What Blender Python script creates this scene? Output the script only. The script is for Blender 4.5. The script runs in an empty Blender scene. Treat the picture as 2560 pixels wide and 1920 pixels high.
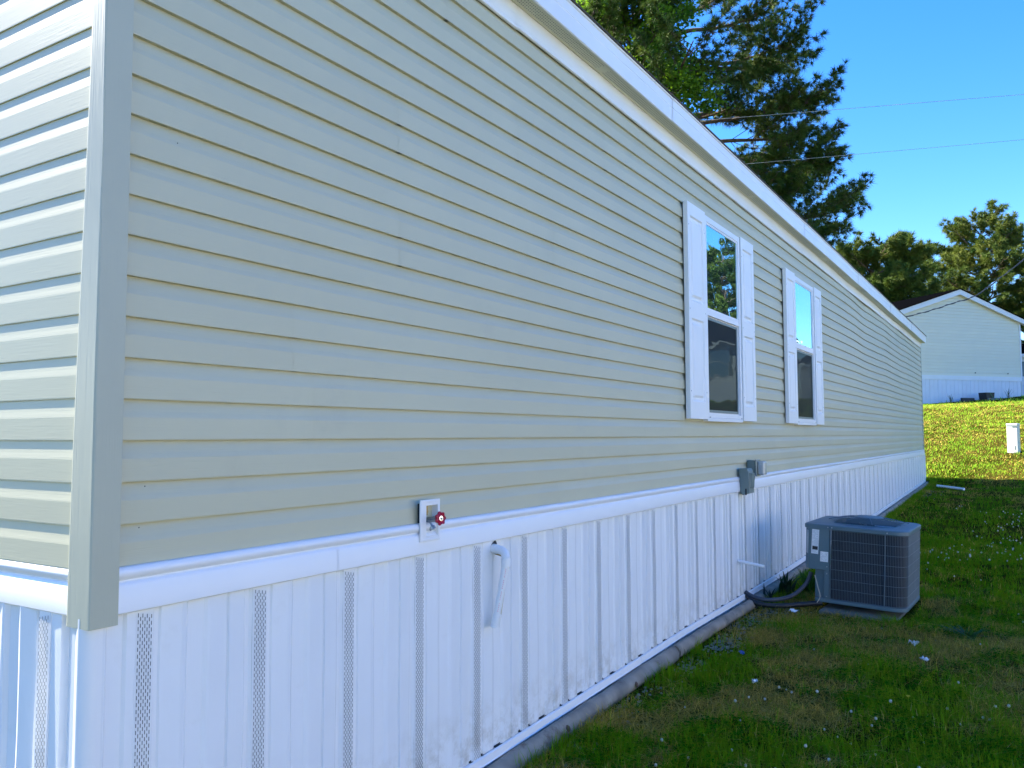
import bpy, math, random
import numpy as np
from mathutils import Vector, Matrix

SC = bpy.context.scene
COL = SC.collection
PI = math.pi
random.seed(7)
RNG = np.random.default_rng(11)

# ------------------------------------------------------------------ camera
cam_d = bpy.data.cameras.new('camera')
cam = bpy.data.objects.new('camera', cam_d)
COL.objects.link(cam)
YAW, PITCH, ROLL = 0.55610, 0.06229, -0.00321
CAM = Vector((2.1037, -1.2684, 0.3518))
f = Vector((-math.sin(YAW) * math.cos(PITCH), math.cos(YAW) * math.cos(PITCH), math.sin(PITCH)))
r = f.cross(Vector((0, 0, 1))).normalized()
u = r.cross(f)
r2 = r * math.cos(ROLL) + u * math.sin(ROLL)
u2 = -r * math.sin(ROLL) + u * math.cos(ROLL)
M = Matrix((r2, u2, -f)).transposed().to_4x4()
M.translation = CAM
cam.matrix_world = M
cam_d.sensor_width = 36
cam_d.lens = 36 * 2076.92 / 2560
cam_d.clip_start = 0.05
cam_d.clip_end = 2000
SC.camera = cam

# ------------------------------------------------------------------ light
SUN_EL = math.radians(39)
SUN_B = math.radians(4.8)      # off the long wall's normal, towards the near end
to_sun = Vector((-math.cos(SUN_EL) * math.cos(SUN_B), -math.cos(SUN_EL) * math.sin(SUN_B), math.sin(SUN_EL)))
world = bpy.data.worlds.new('World')
SC.world = world
world.use_nodes = True
wn = world.node_tree.nodes
wl = world.node_tree.links
sky = wn.new('ShaderNodeTexSky')
sky.sky_type = 'NISHITA'
sky.sun_disc = False
sky.sun_elevation = SUN_EL
sky.sun_rotation = math.atan2(to_sun.x, to_sun.y)
sky.air_density = 1.0
sky.dust_density = 0.25
sky.ozone_density = 5.0
bg = wn['Background']
hsv = wn.new('ShaderNodeHueSaturation')
hsv.inputs['Saturation'].default_value = 1.29
hsv.inputs['Hue'].default_value = 0.512
wl.new(sky.outputs['Color'], hsv.inputs['Color'])
wl.new(hsv.outputs['Color'], bg.inputs['Color'])
bg.inputs['Strength'].default_value = 0.095
sun_d = bpy.data.lights.new('sun', 'SUN')
sun_d.energy = 4.5
sun_d.angle = math.radians(0.53)
sun_d.color = (1.0, 0.93, 0.80)
sun = bpy.data.objects.new('sun', sun_d)
COL.objects.link(sun)
sun.rotation_euler = to_sun.to_track_quat('Z', 'Y').to_euler()
SC.view_settings.view_transform = 'Standard'
SC.view_settings.look = 'None'
SC.view_settings.gamma = 1
SC.view_settings.use_curve_mapping = False
SC.view_settings.exposure = 2.22

# ------------------------------------------------------------------ materials
def new_mat(name):
    m = bpy.data.materials.new(name)
    m.use_nodes = True
    nt = m.node_tree
    return m, nt, nt.nodes['Principled BSDF']

def mat(name, col, rough=0.5, metal=0.0, spec=0.5, var=0.0, vscale=6.0, bump=0.0, bscale=(40, 40, 40),
        grain=None, objvar=0.0, dirt=None, dscale=3.0):
    """plain procedural material: base colour with soft variation, optional bump and dirt"""
    m, nt, b = new_mat(name)
    N, L = nt.nodes, nt.links
    b.inputs['Roughness'].default_value = rough
    b.inputs['Metallic'].default_value = metal
    b.inputs['Specular IOR Level'].default_value = spec
    tc = N.new('ShaderNodeTexCoord')
    rgb = N.new('ShaderNodeRGB'); rgb.outputs[0].default_value = (*col, 1)
    out = rgb.outputs[0]
    if var:
        nz = N.new('ShaderNodeTexNoise'); nz.inputs['Scale'].default_value = vscale; nz.inputs['Detail'].default_value = 5
        L.new(tc.outputs['Object'], nz.inputs['Vector'])
        mr = N.new('ShaderNodeMapRange'); mr.inputs['From Min'].default_value = 0.25; mr.inputs['From Max'].default_value = 0.75
        mr.inputs['To Min'].default_value = 1 - var; mr.inputs['To Max'].default_value = 1 + var
        L.new(nz.outputs['Fac'], mr.inputs['Value'])
        mx = N.new('ShaderNodeVectorMath'); mx.operation = 'SCALE'
        L.new(out, mx.inputs[0]); L.new(mr.outputs[0], mx.inputs['Scale'])
        out = mx.outputs[0]
    if objvar:
        oi = N.new('ShaderNodeObjectInfo')
        mr = N.new('ShaderNodeMapRange'); mr.inputs['To Min'].default_value = 1 - objvar; mr.inputs['To Max'].default_value = 1 + objvar
        L.new(oi.outputs['Random'], mr.inputs['Value'])
        mx = N.new('ShaderNodeVectorMath'); mx.operation = 'SCALE'
        L.new(out, mx.inputs[0]); L.new(mr.outputs[0], mx.inputs['Scale'])
        out = mx.outputs[0]
    if dirt:
        nz = N.new('ShaderNodeTexNoise'); nz.inputs['Scale'].default_value = dscale; nz.inputs['Detail'].default_value = 8
        nz.inputs['Roughness'].default_value = 0.7
        L.new(tc.outputs['Object'], nz.inputs['Vector'])
        mr = N.new('ShaderNodeMapRange'); mr.inputs['From Min'].default_value = dirt[1]; mr.inputs['From Max'].default_value = dirt[1] + 0.12
        mr.inputs['To Max'].default_value = dirt[2]
        L.new(nz.outputs['Fac'], mr.inputs['Value'])
        mx = N.new('ShaderNodeMix'); mx.data_type = 'RGBA'
        L.new(mr.outputs[0], mx.inputs['Factor']); L.new(out, mx.inputs[6]); mx.inputs[7].default_value = (*dirt[0], 1)
        out = mx.outputs[2]
    L.new(out, b.inputs['Base Color'])
    if bump:
        mp = N.new('ShaderNodeMapping'); mp.inputs['Scale'].default_value = bscale
        L.new(tc.outputs['Object'], mp.inputs['Vector'])
        nz = N.new('ShaderNodeTexNoise'); nz.inputs['Scale'].default_value = 1.0; nz.inputs['Detail'].default_value = 3
        nz.inputs['Distortion'].default_value = 0.4
        L.new(mp.outputs[0], nz.inputs['Vector'])
        bp = N.new('ShaderNodeBump'); bp.inputs['Strength'].default_value = bump; bp.inputs['Distance'].default_value = 0.002
        L.new(nz.outputs['Fac'], bp.inputs['Height'])
        L.new(bp.outputs[0], b.inputs['Normal'])
    return m

SAGE = (0.525, 0.500, 0.350)
M_SIDE = mat('sage_vinyl_siding', SAGE, rough=0.48, spec=0.45, var=0.03, vscale=1.1, bump=0.4, bscale=(260, 7, 260), objvar=0.02,
             dirt=((0.40, 0.38, 0.29), 0.60, 0.22), dscale=1.7)
M_SIDE_END = mat('sage_vinyl_siding_end_wall', SAGE, rough=0.48, spec=0.35, var=0.025, vscale=1.4, bump=0.13, bscale=(9, 260, 230), objvar=0.012)
M_POST = mat('sage_vinyl_post', (0.45, 0.45, 0.345), rough=0.5, spec=0.35, var=0.03, vscale=4, bump=0.25, bscale=(200, 200, 6))
M_SOFFIT = mat('sage_soffit', (0.76, 0.75, 0.58), rough=0.55, spec=0.3, var=0.03, vscale=2)
M_WHITE = mat('white_vinyl_skirting', (0.80, 0.81, 0.82), rough=0.27, spec=0.55, var=0.02, vscale=2.5, bump=0.12, bscale=(120, 120, 4), objvar=0.012,
              dirt=((0.62, 0.60, 0.54), 0.62, 0.15), dscale=6)
def splash(m):
    nt = m.node_tree; N, L = nt.nodes, nt.links; b = N['Principled BSDF']
    src = b.inputs['Base Color'].links[0].from_socket
    ge = N.new('ShaderNodeNewGeometry'); sx = N.new('ShaderNodeSeparateXYZ'); L.new(ge.outputs['Position'], sx.inputs[0])
    nz = N.new('ShaderNodeTexNoise'); nz.inputs['Scale'].default_value = 9; nz.inputs['Detail'].default_value = 8; nz.inputs['Roughness'].default_value = 0.75
    L.new(ge.outputs['Position'], nz.inputs['Vector'])
    mr = N.new('ShaderNodeMapRange'); mr.inputs['From Min'].default_value = -0.78; mr.inputs['From Max'].default_value = -1.06
    L.new(sx.outputs['Z'], mr.inputs['Value'])
    n2 = N.new('ShaderNodeMapRange'); n2.inputs['From Min'].default_value = 0.45; n2.inputs['From Max'].default_value = 0.75
    L.new(nz.outputs['Fac'], n2.inputs['Value'])
    mu = N.new('ShaderNodeMath'); mu.operation = 'MULTIPLY'; L.new(mr.outputs[0], mu.inputs[0]); L.new(n2.outputs[0], mu.inputs[1])
    mx = N.new('ShaderNodeMix'); mx.data_type = 'RGBA'; L.new(mu.outputs[0], mx.inputs['Factor']); L.new(src, mx.inputs[6]); mx.inputs[7].default_value = (0.36, 0.31, 0.22, 1)
    L.new(mx.outputs[2], b.inputs['Base Color'])
splash(M_WHITE)
M_TRIM = mat('white_vinyl_trim', (0.80, 0.80, 0.80), rough=0.36, var=0.015, vscale=3, bump=0.12, bscale=(120, 5, 120))
M_FASCIA = mat('white_aluminium_fascia', (0.80, 0.80, 0.79), rough=0.32, var=0.05, vscale=2.2, dirt=((0.62, 0.58, 0.5), 0.66, 0.5), dscale=4)
M_SHUT = mat('white_shutter', (0.82, 0.82, 0.80), rough=0.45, var=0.015, vscale=4, bump=0.25, bscale=(160, 160, 8))
M_SLOT = mat('dark_vent_slot', (0.025, 0.03, 0.035), rough=0.8)
M_DRIP = mat('dark_shingle_edge', (0.055, 0.045, 0.035), rough=0.85, var=0.3, vscale=30)
M_SHINGLE = mat('dark_asphalt_shingles', (0.002, 0.0022, 0.0028), rough=0.98, spec=0.0, var=0.35, vscale=25, bump=0.8, bscale=(40, 40, 40))
M_LOG = mat('weathered_log', (0.25, 0.22, 0.175), rough=0.9, var=0.42, vscale=7, bump=1.0, bscale=(60, 6, 60),
            dirt=((0.11, 0.06, 0.035), 0.56, 0.9), dscale=5)
M_KNOT = mat('dark_knot', (0.10, 0.06, 0.04), rough=0.9, var=0.3, vscale=60)
M_PVC = mat('white_pvc', (0.80, 0.81, 0.81), rough=0.3, var=0.02, vscale=12, dirt=((0.55, 0.53, 0.45), 0.62, 0.5), dscale=18)
M_CPVC = mat('yellowed_cpvc', (0.52, 0.48, 0.31), rough=0.4, var=0.08, vscale=20)
M_PINK = mat('pink_pipe_print', (0.75, 0.33, 0.42), rough=0.5)
M_RED = mat('red_hand_wheel', (0.42, 0.008, 0.035), rough=0.28, var=0.1, vscale=60)
M_BRASS = mat('aged_brass', (0.42, 0.31, 0.12), rough=0.42, metal=0.7, var=0.15, vscale=80)
M_CHROME = mat('dull_chrome', (0.34, 0.37, 0.38), rough=0.3, metal=0.8, var=0.2, vscale=60)
M_STEEL = mat('bright_steel', (0.75, 0.75, 0.75), rough=0.25, metal=0.9)
M_BOXGREY = mat('grey_green_enclosure', (0.155, 0.205, 0.195), rough=0.45, var=0.05, vscale=10)
M_CLEAR = mat('smoky_clear_cover', (0.42, 0.46, 0.47), rough=0.12, spec=0.8, var=0.1, vscale=20)
M_AC = mat('grey_green_cabinet_paint', (0.080, 0.140, 0.165), rough=0.42, var=0.05, vscale=5, dirt=((0.26, 0.27, 0.24), 0.66, 0.5), dscale=9)
M_ACDARK = mat('dark_coil', (0.003, 0.007, 0.016), rough=0.7, var=0.5, vscale=14, bump=0.5, bscale=(10, 10, 400))
M_GUARD = mat('coil_guard_wire', (0.085, 0.135, 0.165), rough=0.5, var=0.15, vscale=6)
M_BLACK = mat('black_plastic', (0.012, 0.012, 0.014), rough=0.5, var=0.2, vscale=20)
M_HOSE = mat('black_foam_insulation', (0.035, 0.045, 0.065), rough=0.6, var=0.2, vscale=30)
M_LABEL = mat('white_label', (0.72, 0.75, 0.76), rough=0.45, var=0.04, vscale=40)
M_LABELG = mat('faded_grey_label', (0.45, 0.50, 0.50), rough=0.5, var=0.1, vscale=40)
M_INK = mat('grey_ink', (0.16, 0.18, 0.22), rough=0.6)
M_REDINK = mat('red_ink', (0.45, 0.06, 0.06), rough=0.6)
M_CONC = mat('concrete', (0.16, 0.165, 0.15), rough=0.9, var=0.2, vscale=14, bump=0.6, bscale=(60, 60, 60))
M_PED = mat('pale_grey_pedestal', (0.60, 0.62, 0.58), rough=0.4, var=0.04, vscale=5)
M_FARSIDE = mat('cream_siding', (0.72, 0.68, 0.53), rough=0.5, var=0.02, vscale=2, objvar=0.02)
M_FARWHITE = mat('far_white_trim', (0.74, 0.74, 0.74), rough=0.5, var=0.03, vscale=3)
M_FARSKIRT = mat('far_white_skirting', (0.66, 0.68, 0.74), rough=0.5, var=0.05, vscale=3, objvar=0.03)
M_CABLE = mat('black_cable', (0.02, 0.02, 0.022), rough=0.5)
M_WIRE = mat('weathered_aluminium_wire', (0.46, 0.43, 0.35), rough=0.5, metal=0.2)
M_POLE = mat('utility_pole_wood', (0.16, 0.12, 0.09), rough=0.9, var=0.3, vscale=10)
M_BLUE = mat('blue_plastic', (0.015, 0.05, 0.42), rough=0.3)
M_PAPER = mat('white_paper', (0.66, 0.70, 0.74), rough=0.7, var=0.1, vscale=60)
M_STONE = mat('pale_gravel', (0.19, 0.195, 0.18), rough=0.85, var=0.4, vscale=18)
M_CLOVERW = mat('white_clover_head', (0.52, 0.53, 0.45), rough=0.7, var=0.15, vscale=150, bump=1.0, bscale=(500, 500, 500))
M_STEM = mat('green_stem', (0.06, 0.12, 0.025), rough=0.6)
M_YELLOW = mat('yellow_petals', (0.75, 0.55, 0.02), rough=0.6)
M_BARK = mat('pine_bark', (0.115, 0.080, 0.058), rough=0.95, var=0.4, vscale=9, bump=1.0, bscale=(14, 14, 5))
M_BARKL = mat('sunlit_pine_bark', (0.20, 0.13, 0.09), rough=0.95, var=0.4, vscale=5, bump=1.0, bscale=(10, 10, 4))  # lighter copy of the pine bark, sunlight put into its colour
M_CONE = mat('pine_cone', (0.06, 0.04, 0.028), rough=0.9)

def attr_mat(name, rough=0.55, trans=0.25, spec=0.3):
    """colour comes from the 'tint' point attribute; slight translucency for leaves"""
    m, nt, b = new_mat(name)
    N, L = nt.nodes, nt.links
    a = N.new('ShaderNodeAttribute'); a.attribute_name = 'tint'
    L.new(a.outputs['Color'], b.inputs['Base Color'])
    b.inputs['Roughness'].default_value = rough
    b.inputs['Specular IOR Level'].default_value = spec
    if spec == 0: b.inputs['IOR'].default_value = 1.0
    t = N.new('ShaderNodeBsdfTranslucent')
    L.new(a.outputs['Color'], t.inputs['Color'])
    mx = N.new('ShaderNodeMixShader'); mx.inputs[0].default_value = trans
    L.new(b.outputs[0], mx.inputs[1]); L.new(t.outputs[0], mx.inputs[2])
    L.new(mx.outputs[0], N['Material Output'].inputs['Surface'])
    return m
M_GRASS = attr_mat('grass_blades', 0.85, 0.45, 0.0)
M_NEEDLE = attr_mat('pine_needles', 0.6, 0.2, 0.2)
M_LEAF = attr_mat('broad_leaves', 0.5, 0.55, 0.3)

def glass_mat(name, refl, tint, wav, inner, ior_rough=0.0):
    m, nt, b = new_mat(name)
    N, L = nt.nodes, nt.links
    b.inputs['Base Color'].default_value = (*inner, 1)
    b.inputs['Roughness'].default_value = 0.6
    b.inputs['Specular IOR Level'].default_value = 0.1
    g = N.new('ShaderNodeBsdfGlossy'); g.inputs['Color'].default_value = (*tint, 1); g.inputs['Roughness'].default_value = ior_rough
    tc = N.new('ShaderNodeTexCoord')
    mp = N.new('ShaderNodeMapping'); mp.inputs['Scale'].default_value = (1, 1.0, 2.2)
    L.new(tc.outputs['Object'], mp.inputs['Vector'])
    nz = N.new('ShaderNodeTexNoise'); nz.inputs['Scale'].default_value = 2.6; nz.inputs['Detail'].default_value = 1.5
    L.new(mp.outputs[0], nz.inputs['Vector'])
    bp = N.new('ShaderNodeBump'); bp.inputs['Strength'].default_value = wav; bp.inputs['Distance'].default_value = 0.006
    L.new(nz.outputs['Fac'], bp.inputs['Height']); L.new(bp.outputs[0], g.inputs['Normal'])
    mx = N.new('ShaderNodeMixShader'); mx.inputs[0].default_value = refl
    L.new(b.outputs[0], mx.inputs[1]); L.new(g.outputs[0], mx.inputs[2])
    L.new(mx.outputs[0], N['Material Output'].inputs['Surface'])
    return m
M_GLASS = glass_mat('reflective_window_glass', 0.78, (0.58, 0.86, 0.92), 0.25, (0.02, 0.03, 0.035))
M_SCREEN = glass_mat('screened_window_glass', 0.05, (0.60, 0.80, 0.80), 0.30, (0.006, 0.010, 0.012), 0.01)
M_PANE = glass_mat('plain_window_glass', 0.4, (0.8, 0.9, 0.95), 0.1, (0.02, 0.03, 0.04))

# ground material
def ground_mat():
    m, nt, b = new_mat('soil_and_thatch')
    N, L = nt.nodes, nt.links
    tc = N.new('ShaderNodeTexCoord')
    n1 = N.new('ShaderNodeTexNoise'); n1.inputs['Scale'].default_value = 0.55; n1.inputs['Detail'].default_value = 6
    n2 = N.new('ShaderNodeTexNoise'); n2.inputs['Scale'].default_value = 26; n2.inputs['Detail'].default_value = 6; n2.inputs['Roughness'].default_value = 0.75
    for n in (n1, n2): L.new(tc.outputs['Object'], n.inputs['Vector'])
    r1 = N.new('ShaderNodeValToRGB'); e = r1.color_ramp.elements
    e[0].position = 0.36; e[0].color = (0.030, 0.042, 0.004, 1)
    e[1].position = 0.66; e[1].color = (0.085, 0.070, 0.016, 1)
    L.new(n1.outputs['Fac'], r1.inputs[0])
    r2_ = N.new('ShaderNodeValToRGB'); e = r2_.color_ramp.elements
    e[0].position = 0.34; e[0].color = (0.35, 0.33, 0.28, 1)
    e[1].position = 0.68; e[1].color = (1.35, 1.3, 1.1, 1)
    L.new(n2.outputs['Fac'], r2_.inputs[0])
    mx = N.new('ShaderNodeMix'); mx.data_type = 'RGBA'; mx.blend_type = 'MULTIPLY'; mx.inputs['Factor'].default_value = 1
    L.new(r1.outputs[0], mx.inputs[6]); L.new(r2_.outputs[0], mx.inputs[7])
    L.new(mx.outputs[2], b.inputs['Base Color'])
    b.inputs['Roughness'].default_value = 0.95
    b.inputs['Specular IOR Level'].default_value = 0.0; b.inputs['IOR'].default_value = 1.0
    bp = N.new('ShaderNodeBump'); bp.inputs['Strength'].default_value = 0.8; bp.inputs['Distance'].default_value = 0.02
    L.new(n2.outputs['Fac'], bp.inputs['Height']); L.new(bp.outputs[0], b.inputs['Normal'])
    return m
M_GROUND = ground_mat()

# ------------------------------------------------------------------ object helpers
def tag(o, label=None, cat=None, group=None, kind=None):
    if label: o['label'] = label
    if cat: o['category'] = cat
    if group: o['group'] = group
    if kind: o['kind'] = kind
    return o

def thing(name, label, cat, loc=(0, 0, 0), rot=(0, 0, 0), group=None):
    o = bpy.data.objects.new(name, None)
    o.empty_display_size = 0.2
    COL.objects.link(o)
    o.location = loc; o.rotation_euler = rot
    return tag(o, label, cat, group)

def link(name, me, parent=None, loc=None, rot=None):
    o = bpy.data.objects.new(name, me)
    COL.objects.link(o)
    if parent: o.parent = parent
    if loc is not None: o.location = loc
    if rot is not None: o.rotation_euler = rot
    return o

class MB:
    def __init__(s): s.v = []; s.f = []; s.m = []
    def add(s, vs, fs, mi=0):
        n = len(s.v); s.v += [tuple(v) for v in vs]
        s.f += [tuple(n + i for i in f_) for f_ in fs]; s.m += [mi] * len(fs)
    def box(s, a, b, mi=0, mtx=None):
        x0, y0, z0 = a; x1, y1, z1 = b
        vs = [(x0, y0, z0), (x1, y0, z0), (x1, y1, z0), (x0, y1, z0), (x0, y0, z1), (x1, y0, z1), (x1, y1, z1), (x0, y1, z1)]
        if mtx: vs = [mtx @ Vector(v) for v in vs]
        s.add(vs, [(0, 3, 2, 1), (4, 5, 6, 7), (0, 1, 5, 4), (1, 2, 6, 5), (2, 3, 7, 6), (3, 0, 4, 7)], mi)
    def prism(s, poly, z0, z1, mi=0, mtx=None):
        n = len(poly)
        vs = [(x, y, z0) for x, y in poly] + [(x, y, z1) for x, y in poly]
        if mtx: vs = [mtx @ Vector(v) for v in vs]
        s.add(vs, [tuple(range(n - 1, -1, -1)), tuple(range(n, 2 * n))] + [(i, (i + 1) % n, n + (i + 1) % n, n + i) for i in range(n)], mi)
    def tube(s, pts, rad, seg=8, mi=0, cap=True):
        pts = [Vector(p) for p in pts]
        if not hasattr(rad, '__len__'): rad = [rad] * len(pts)
        rings = []; ref = None
        for i, p in enumerate(pts):
            d = (pts[min(i + 1, len(pts) - 1)] - pts[max(i - 1, 0)])
            if d.length < 1e-9: d = Vector((0, 0, 1))
            d.normalize()
            if ref is None:
                ref = Vector((0, 0, 1)) if abs(d.z) < 0.9 else Vector((1, 0, 0))
            a = d.cross(ref)
            if a.length < 1e-6: a = d.orthogonal()
            a.normalize(); b_ = d.cross(a); ref = b_.cross(d) * -1 if False else ref
            rings.append([p + (a * math.cos(t) + b_ * math.sin(t)) * rad[i] for t in [2 * PI * k / seg for k in range(seg)]])
        vs = [v for rg in rings for v in rg]; fs = []
        for i in range(len(pts) - 1):
            for k in range(seg):
                k2 = (k + 1) % seg
                fs.append((i * seg + k, i * seg + k2, (i + 1) * seg + k2, (i + 1) * seg + k))
        if cap:
            fs.append(tuple(range(seg - 1, -1, -1))); fs.append(tuple((len(pts) - 1) * seg + k for k in range(seg)))
        s.add(vs, fs, mi)
    def lathe(s, prof, axis_mtx, seg=16, mi=0):
        vs = []; fs = []
        for (r_, z) in prof:
            for k in range(seg):
                t = 2 * PI * k / seg
                vs.append(axis_mtx @ Vector((r_ * math.cos(t), r_ * math.sin(t), z)))
        for i in range(len(prof) - 1):
            for k in range(seg):
                k2 = (k + 1) % seg
                fs.append((i * seg + k, i * seg + k2, (i + 1) * seg + k2, (i + 1) * seg + k))
        s.add(vs, fs, mi)
    def mesh(s, name, mats, smooth=False, angle=None):
        me = bpy.data.meshes.new(name)
        me.from_pydata(s.v, [], s.f)
        for m_ in (mats if isinstance(mats, (list, tuple)) else [mats]): me.materials.append(m_)
        if any(s.m): me.polygons.foreach_set('material_index', s.m)
        if smooth:
            me.polygons.foreach_set('use_smooth', [True] * len(me.polygons))
            if angle:
                try: me.set_sharp_from_angle(angle=math.radians(angle))
                except Exception: pass
        me.validate(); me.update()
        return me
    def build(s, name, mats, parent=None, loc=None, rot=None, smooth=False, angle=None, bevel=0):
        o = link(name, s.mesh(name, mats, smooth, angle), parent, loc, rot)
        if bevel:
            b = o.modifiers.new('edge', 'BEVEL'); b.width = bevel; b.segments = 2; b.limit_method = 'ANGLE'; b.angle_limit = math.radians(40)
        return o

def sm(a, b, x):
    t = max(0.0, min(1.0, (x - a) / (b - a))); return t * t * (3 - 2 * t)

# value noise usable on numpy arrays
_G = RNG.random((257, 257))
def vnoise(x, y, s=1.0, ox=0.0, oy=0.0):
    x = np.asarray(x, float) * s + 1000.3 + ox; y = np.asarray(y, float) * s + 1000.7 + oy
    xi = np.floor(x).astype(int); yi = np.floor(y).astype(int)
    fx = x - xi; fy = y - yi; fx = fx * fx * (3 - 2 * fx); fy = fy * fy * (3 - 2 * fy)
    a = _G[xi % 256, yi % 256]; b = _G[(xi + 1) % 256, yi % 256]; c = _G[xi % 256, (yi + 1) % 256]; d = _G[(xi + 1) % 256, (yi + 1) % 256]
    return (a * (1 - fx) + b * fx) * (1 - fy) + (c * (1 - fx) + d * fx) * fy

# ------------------------------------------------------------------ terrain
GY = [-80, -5, 1, 3, 5, 6.5, 10, 15, 19.5, 20.5, 21.2, 23.4, 26, 31, 33.5, 38, 50, 80, 260]
GZ = [-1.6, -1.25, -1.17, -1.14, -1.11, -1.10, -1.03, -0.93, -0.80, -0.70, -0.55, -0.10, 0.42, 1.28, 1.50, 1.82, 2.2, 2.9, 5.0]
def gz(x, y):
    x = np.asarray(x, float); y = np.asarray(y, float)
    z = np.interp(y, GY, GZ)
    z = z + 0.030 * (vnoise(x, y, 3.3, 4) - 0.5) * np.clip((x - 0.2) / 0.5, 0, 1) + 0.035 * (vnoise(x, y, 0.8) - 0.5) * np.clip((x - 0.2) / 0.8, 0, 1)
    z = z + 0.5 * (vnoise(x, y, 0.05, 7) - 0.5) * np.clip((np.hypot(x, y - 15) - 26) / 40, 0, 1)
    z = z + 0.03 * np.clip(x, -6, 6) * np.clip((y - 28) / 8, 0, 1)
    return z
def gzf(x, y): return float(gz(x, y))

def axis(a, b, fine0, fine1, n, grow=1.25, step0=None):
    s = (fine1 - fine0) / n; pts = list(np.linspace(fine0, fine1, n + 1))
    st = s; p_ = fine1
    while p_ < b: st *= grow; p_ += st; pts.append(min(p_, b))
    st = s; p_ = fine0
    while p_ > a: st *= grow; p_ -= st; pts.insert(0, max(p_, a))
    return np.array(pts)
gx = axis(-220, 220, -7, 9, 110); gy = axis(-80, 260, -3, 40, 260)
X, Y = np.meshgrid(gx, gy); Z = gz(X, Y)
nv = X.size
me = bpy.data.meshes.new('ground')
idx = np.arange(nv).reshape(X.shape)
quads = np.stack([idx[:-1, :-1], idx[:-1, 1:], idx[1:, 1:], idx[1:, :-1]], -1).reshape(-1, 4)
me.from_pydata(np.stack([X, Y, Z], -1).reshape(-1, 3).tolist(), [], quads.tolist())
me.materials.append(M_GROUND); me.polygons.foreach_set('use_smooth', [True] * len(me.polygons))
ground = link('ground', me); tag(ground, kind='structure')

# ================================================================== THE MOBILE HOME
LAP = 0.1143
HL = 20.22                      # length of the long wall
HW = 4.75                       # width of the home
home = thing('mobile_home', 'long sage green vinyl sided mobile home with white skirting and two shuttered windows', 'mobile home', (0, 0, 0))

def wave(y, z):                 # how far the far stretch of siding sags in and out and up and down
    a = sm(8.5, 12.5, y) * sm(0.3, 2.2, z)
    return a * 0.009 * (math.sin(y * 1.75 + 0.8 * z) + 0.35 * math.sin(y * 4.3 + 1.7)), a * 0.008 * math.sin(y * 1.3 + 0.6)

COURSE = [(-0.0035, 0.0), (0.0145, 0.0), (0.0153, 0.003), (0.0143, 0.063), (0.0128, 0.068), (0.0080, 0.080), (0.0025, 0.099), (-0.0015, 0.1143)]
def siding_mesh(n0, n1, t0, t1, to_world, wavy, step=0.25, zmax=99, deep=1.0):
    prof = []
    for n in range(n0, n1):
        for (o_, z_) in COURSE:
            prof.append((0.0150 - (0.0150 - o_) * deep, n * LAP + z_))
    prof = [(o_, min(z_, zmax)) for o_, z_ in prof]
    k = max(1, int(round((t1 - t0) / step)))
    ts = [t0 + (t1 - t0) * i / k for i in range(k + 1)]
    vs = []; fs = []
    for i, t in enumerate(ts):
        lift = 0.0011 * (1 - i / k)
        for (o_, z_) in prof:
            dz, do = wave(t, z_) if wavy else (0, 0)
            jit = 0.0007 * math.sin(t * 3.1 + n0 * 1.9) if wavy else 0
            vs.append(to_world(t, o_ + lift + do + jit, z_ + dz))
    P = len(prof)
    for i in range(k):
        for j in range(P - 1):
            fs.append((i * P + j, (i + 1) * P + j, (i + 1) * P + j + 1, i * P + j + 1))
    mb = MB(); mb.add(vs, fs)
    return mb
W_LONG = lambda t, o, z: (o - 0.0135, t, z)
W_END = lambda t, o, z: (-t, 0.018 + 0.0135 - o, z)
# rows of double-course panels; known joints near the camera, the rest staggered
rows = [(0, 1)] + [(n, n + 2) for n in range(1, 21, 2)]
joints = {0: 2.6, 1: 3.495, 3: 0.83, 5: 0.736, 7: 2.95, 9: 1.289, 11: 2.55, 13: 1.28, 15: 2.2, 17: 3.2, 19: 1.6}
for (n0, n1) in rows:
    j0 = joints[n0]; js = [0.078]; p_ = j0
    while p_ < HL - 0.6: js.append(p_); p_ += 3.66 + 0.12 * math.sin(n0 * 3 + p_)
    js.append(HL)
    for a, b in zip(js[:-1], js[1:]):
        siding_mesh(n0, n1, a - (0.02 if a > 0.1 else 0), b, W_LONG, True, zmax=2.43).build('siding_panel', M_SIDE, home)
for (n0, n1) in rows:
    js = [0.055, 2.6 + 0.5 * math.sin(n0), HW - 0.06]
    for a, b in zip(js[:-1], js[1:]):
        siding_mesh(n0, n1, a - (0.02 if a > 0.1 else 0), b, W_END, False, zmax=2.43, deep=0.28).build('siding_panel', M_SIDE_END, home)
# rear and far walls (out of sight): lapped boards in one sheet
mb = MB()
for n in range(0, 21):
    z0 = n * LAP
    mb.add([(-HW - 0.012, 0.05, z0), (-HW - 0.012, HL, z0), (-HW, HL, z0 + LAP), (-HW, 0.05, z0 + LAP)], [(0, 1, 2, 3)])
    mb.add([(-HW, HL + 0.012, z0), (-0.02, HL + 0.012, z0), (-0.02, HL, z0 + LAP), (-HW, HL, z0 + LAP)], [(0, 1, 2, 3)])
mb.build('wall', M_SIDE, home)

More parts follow.
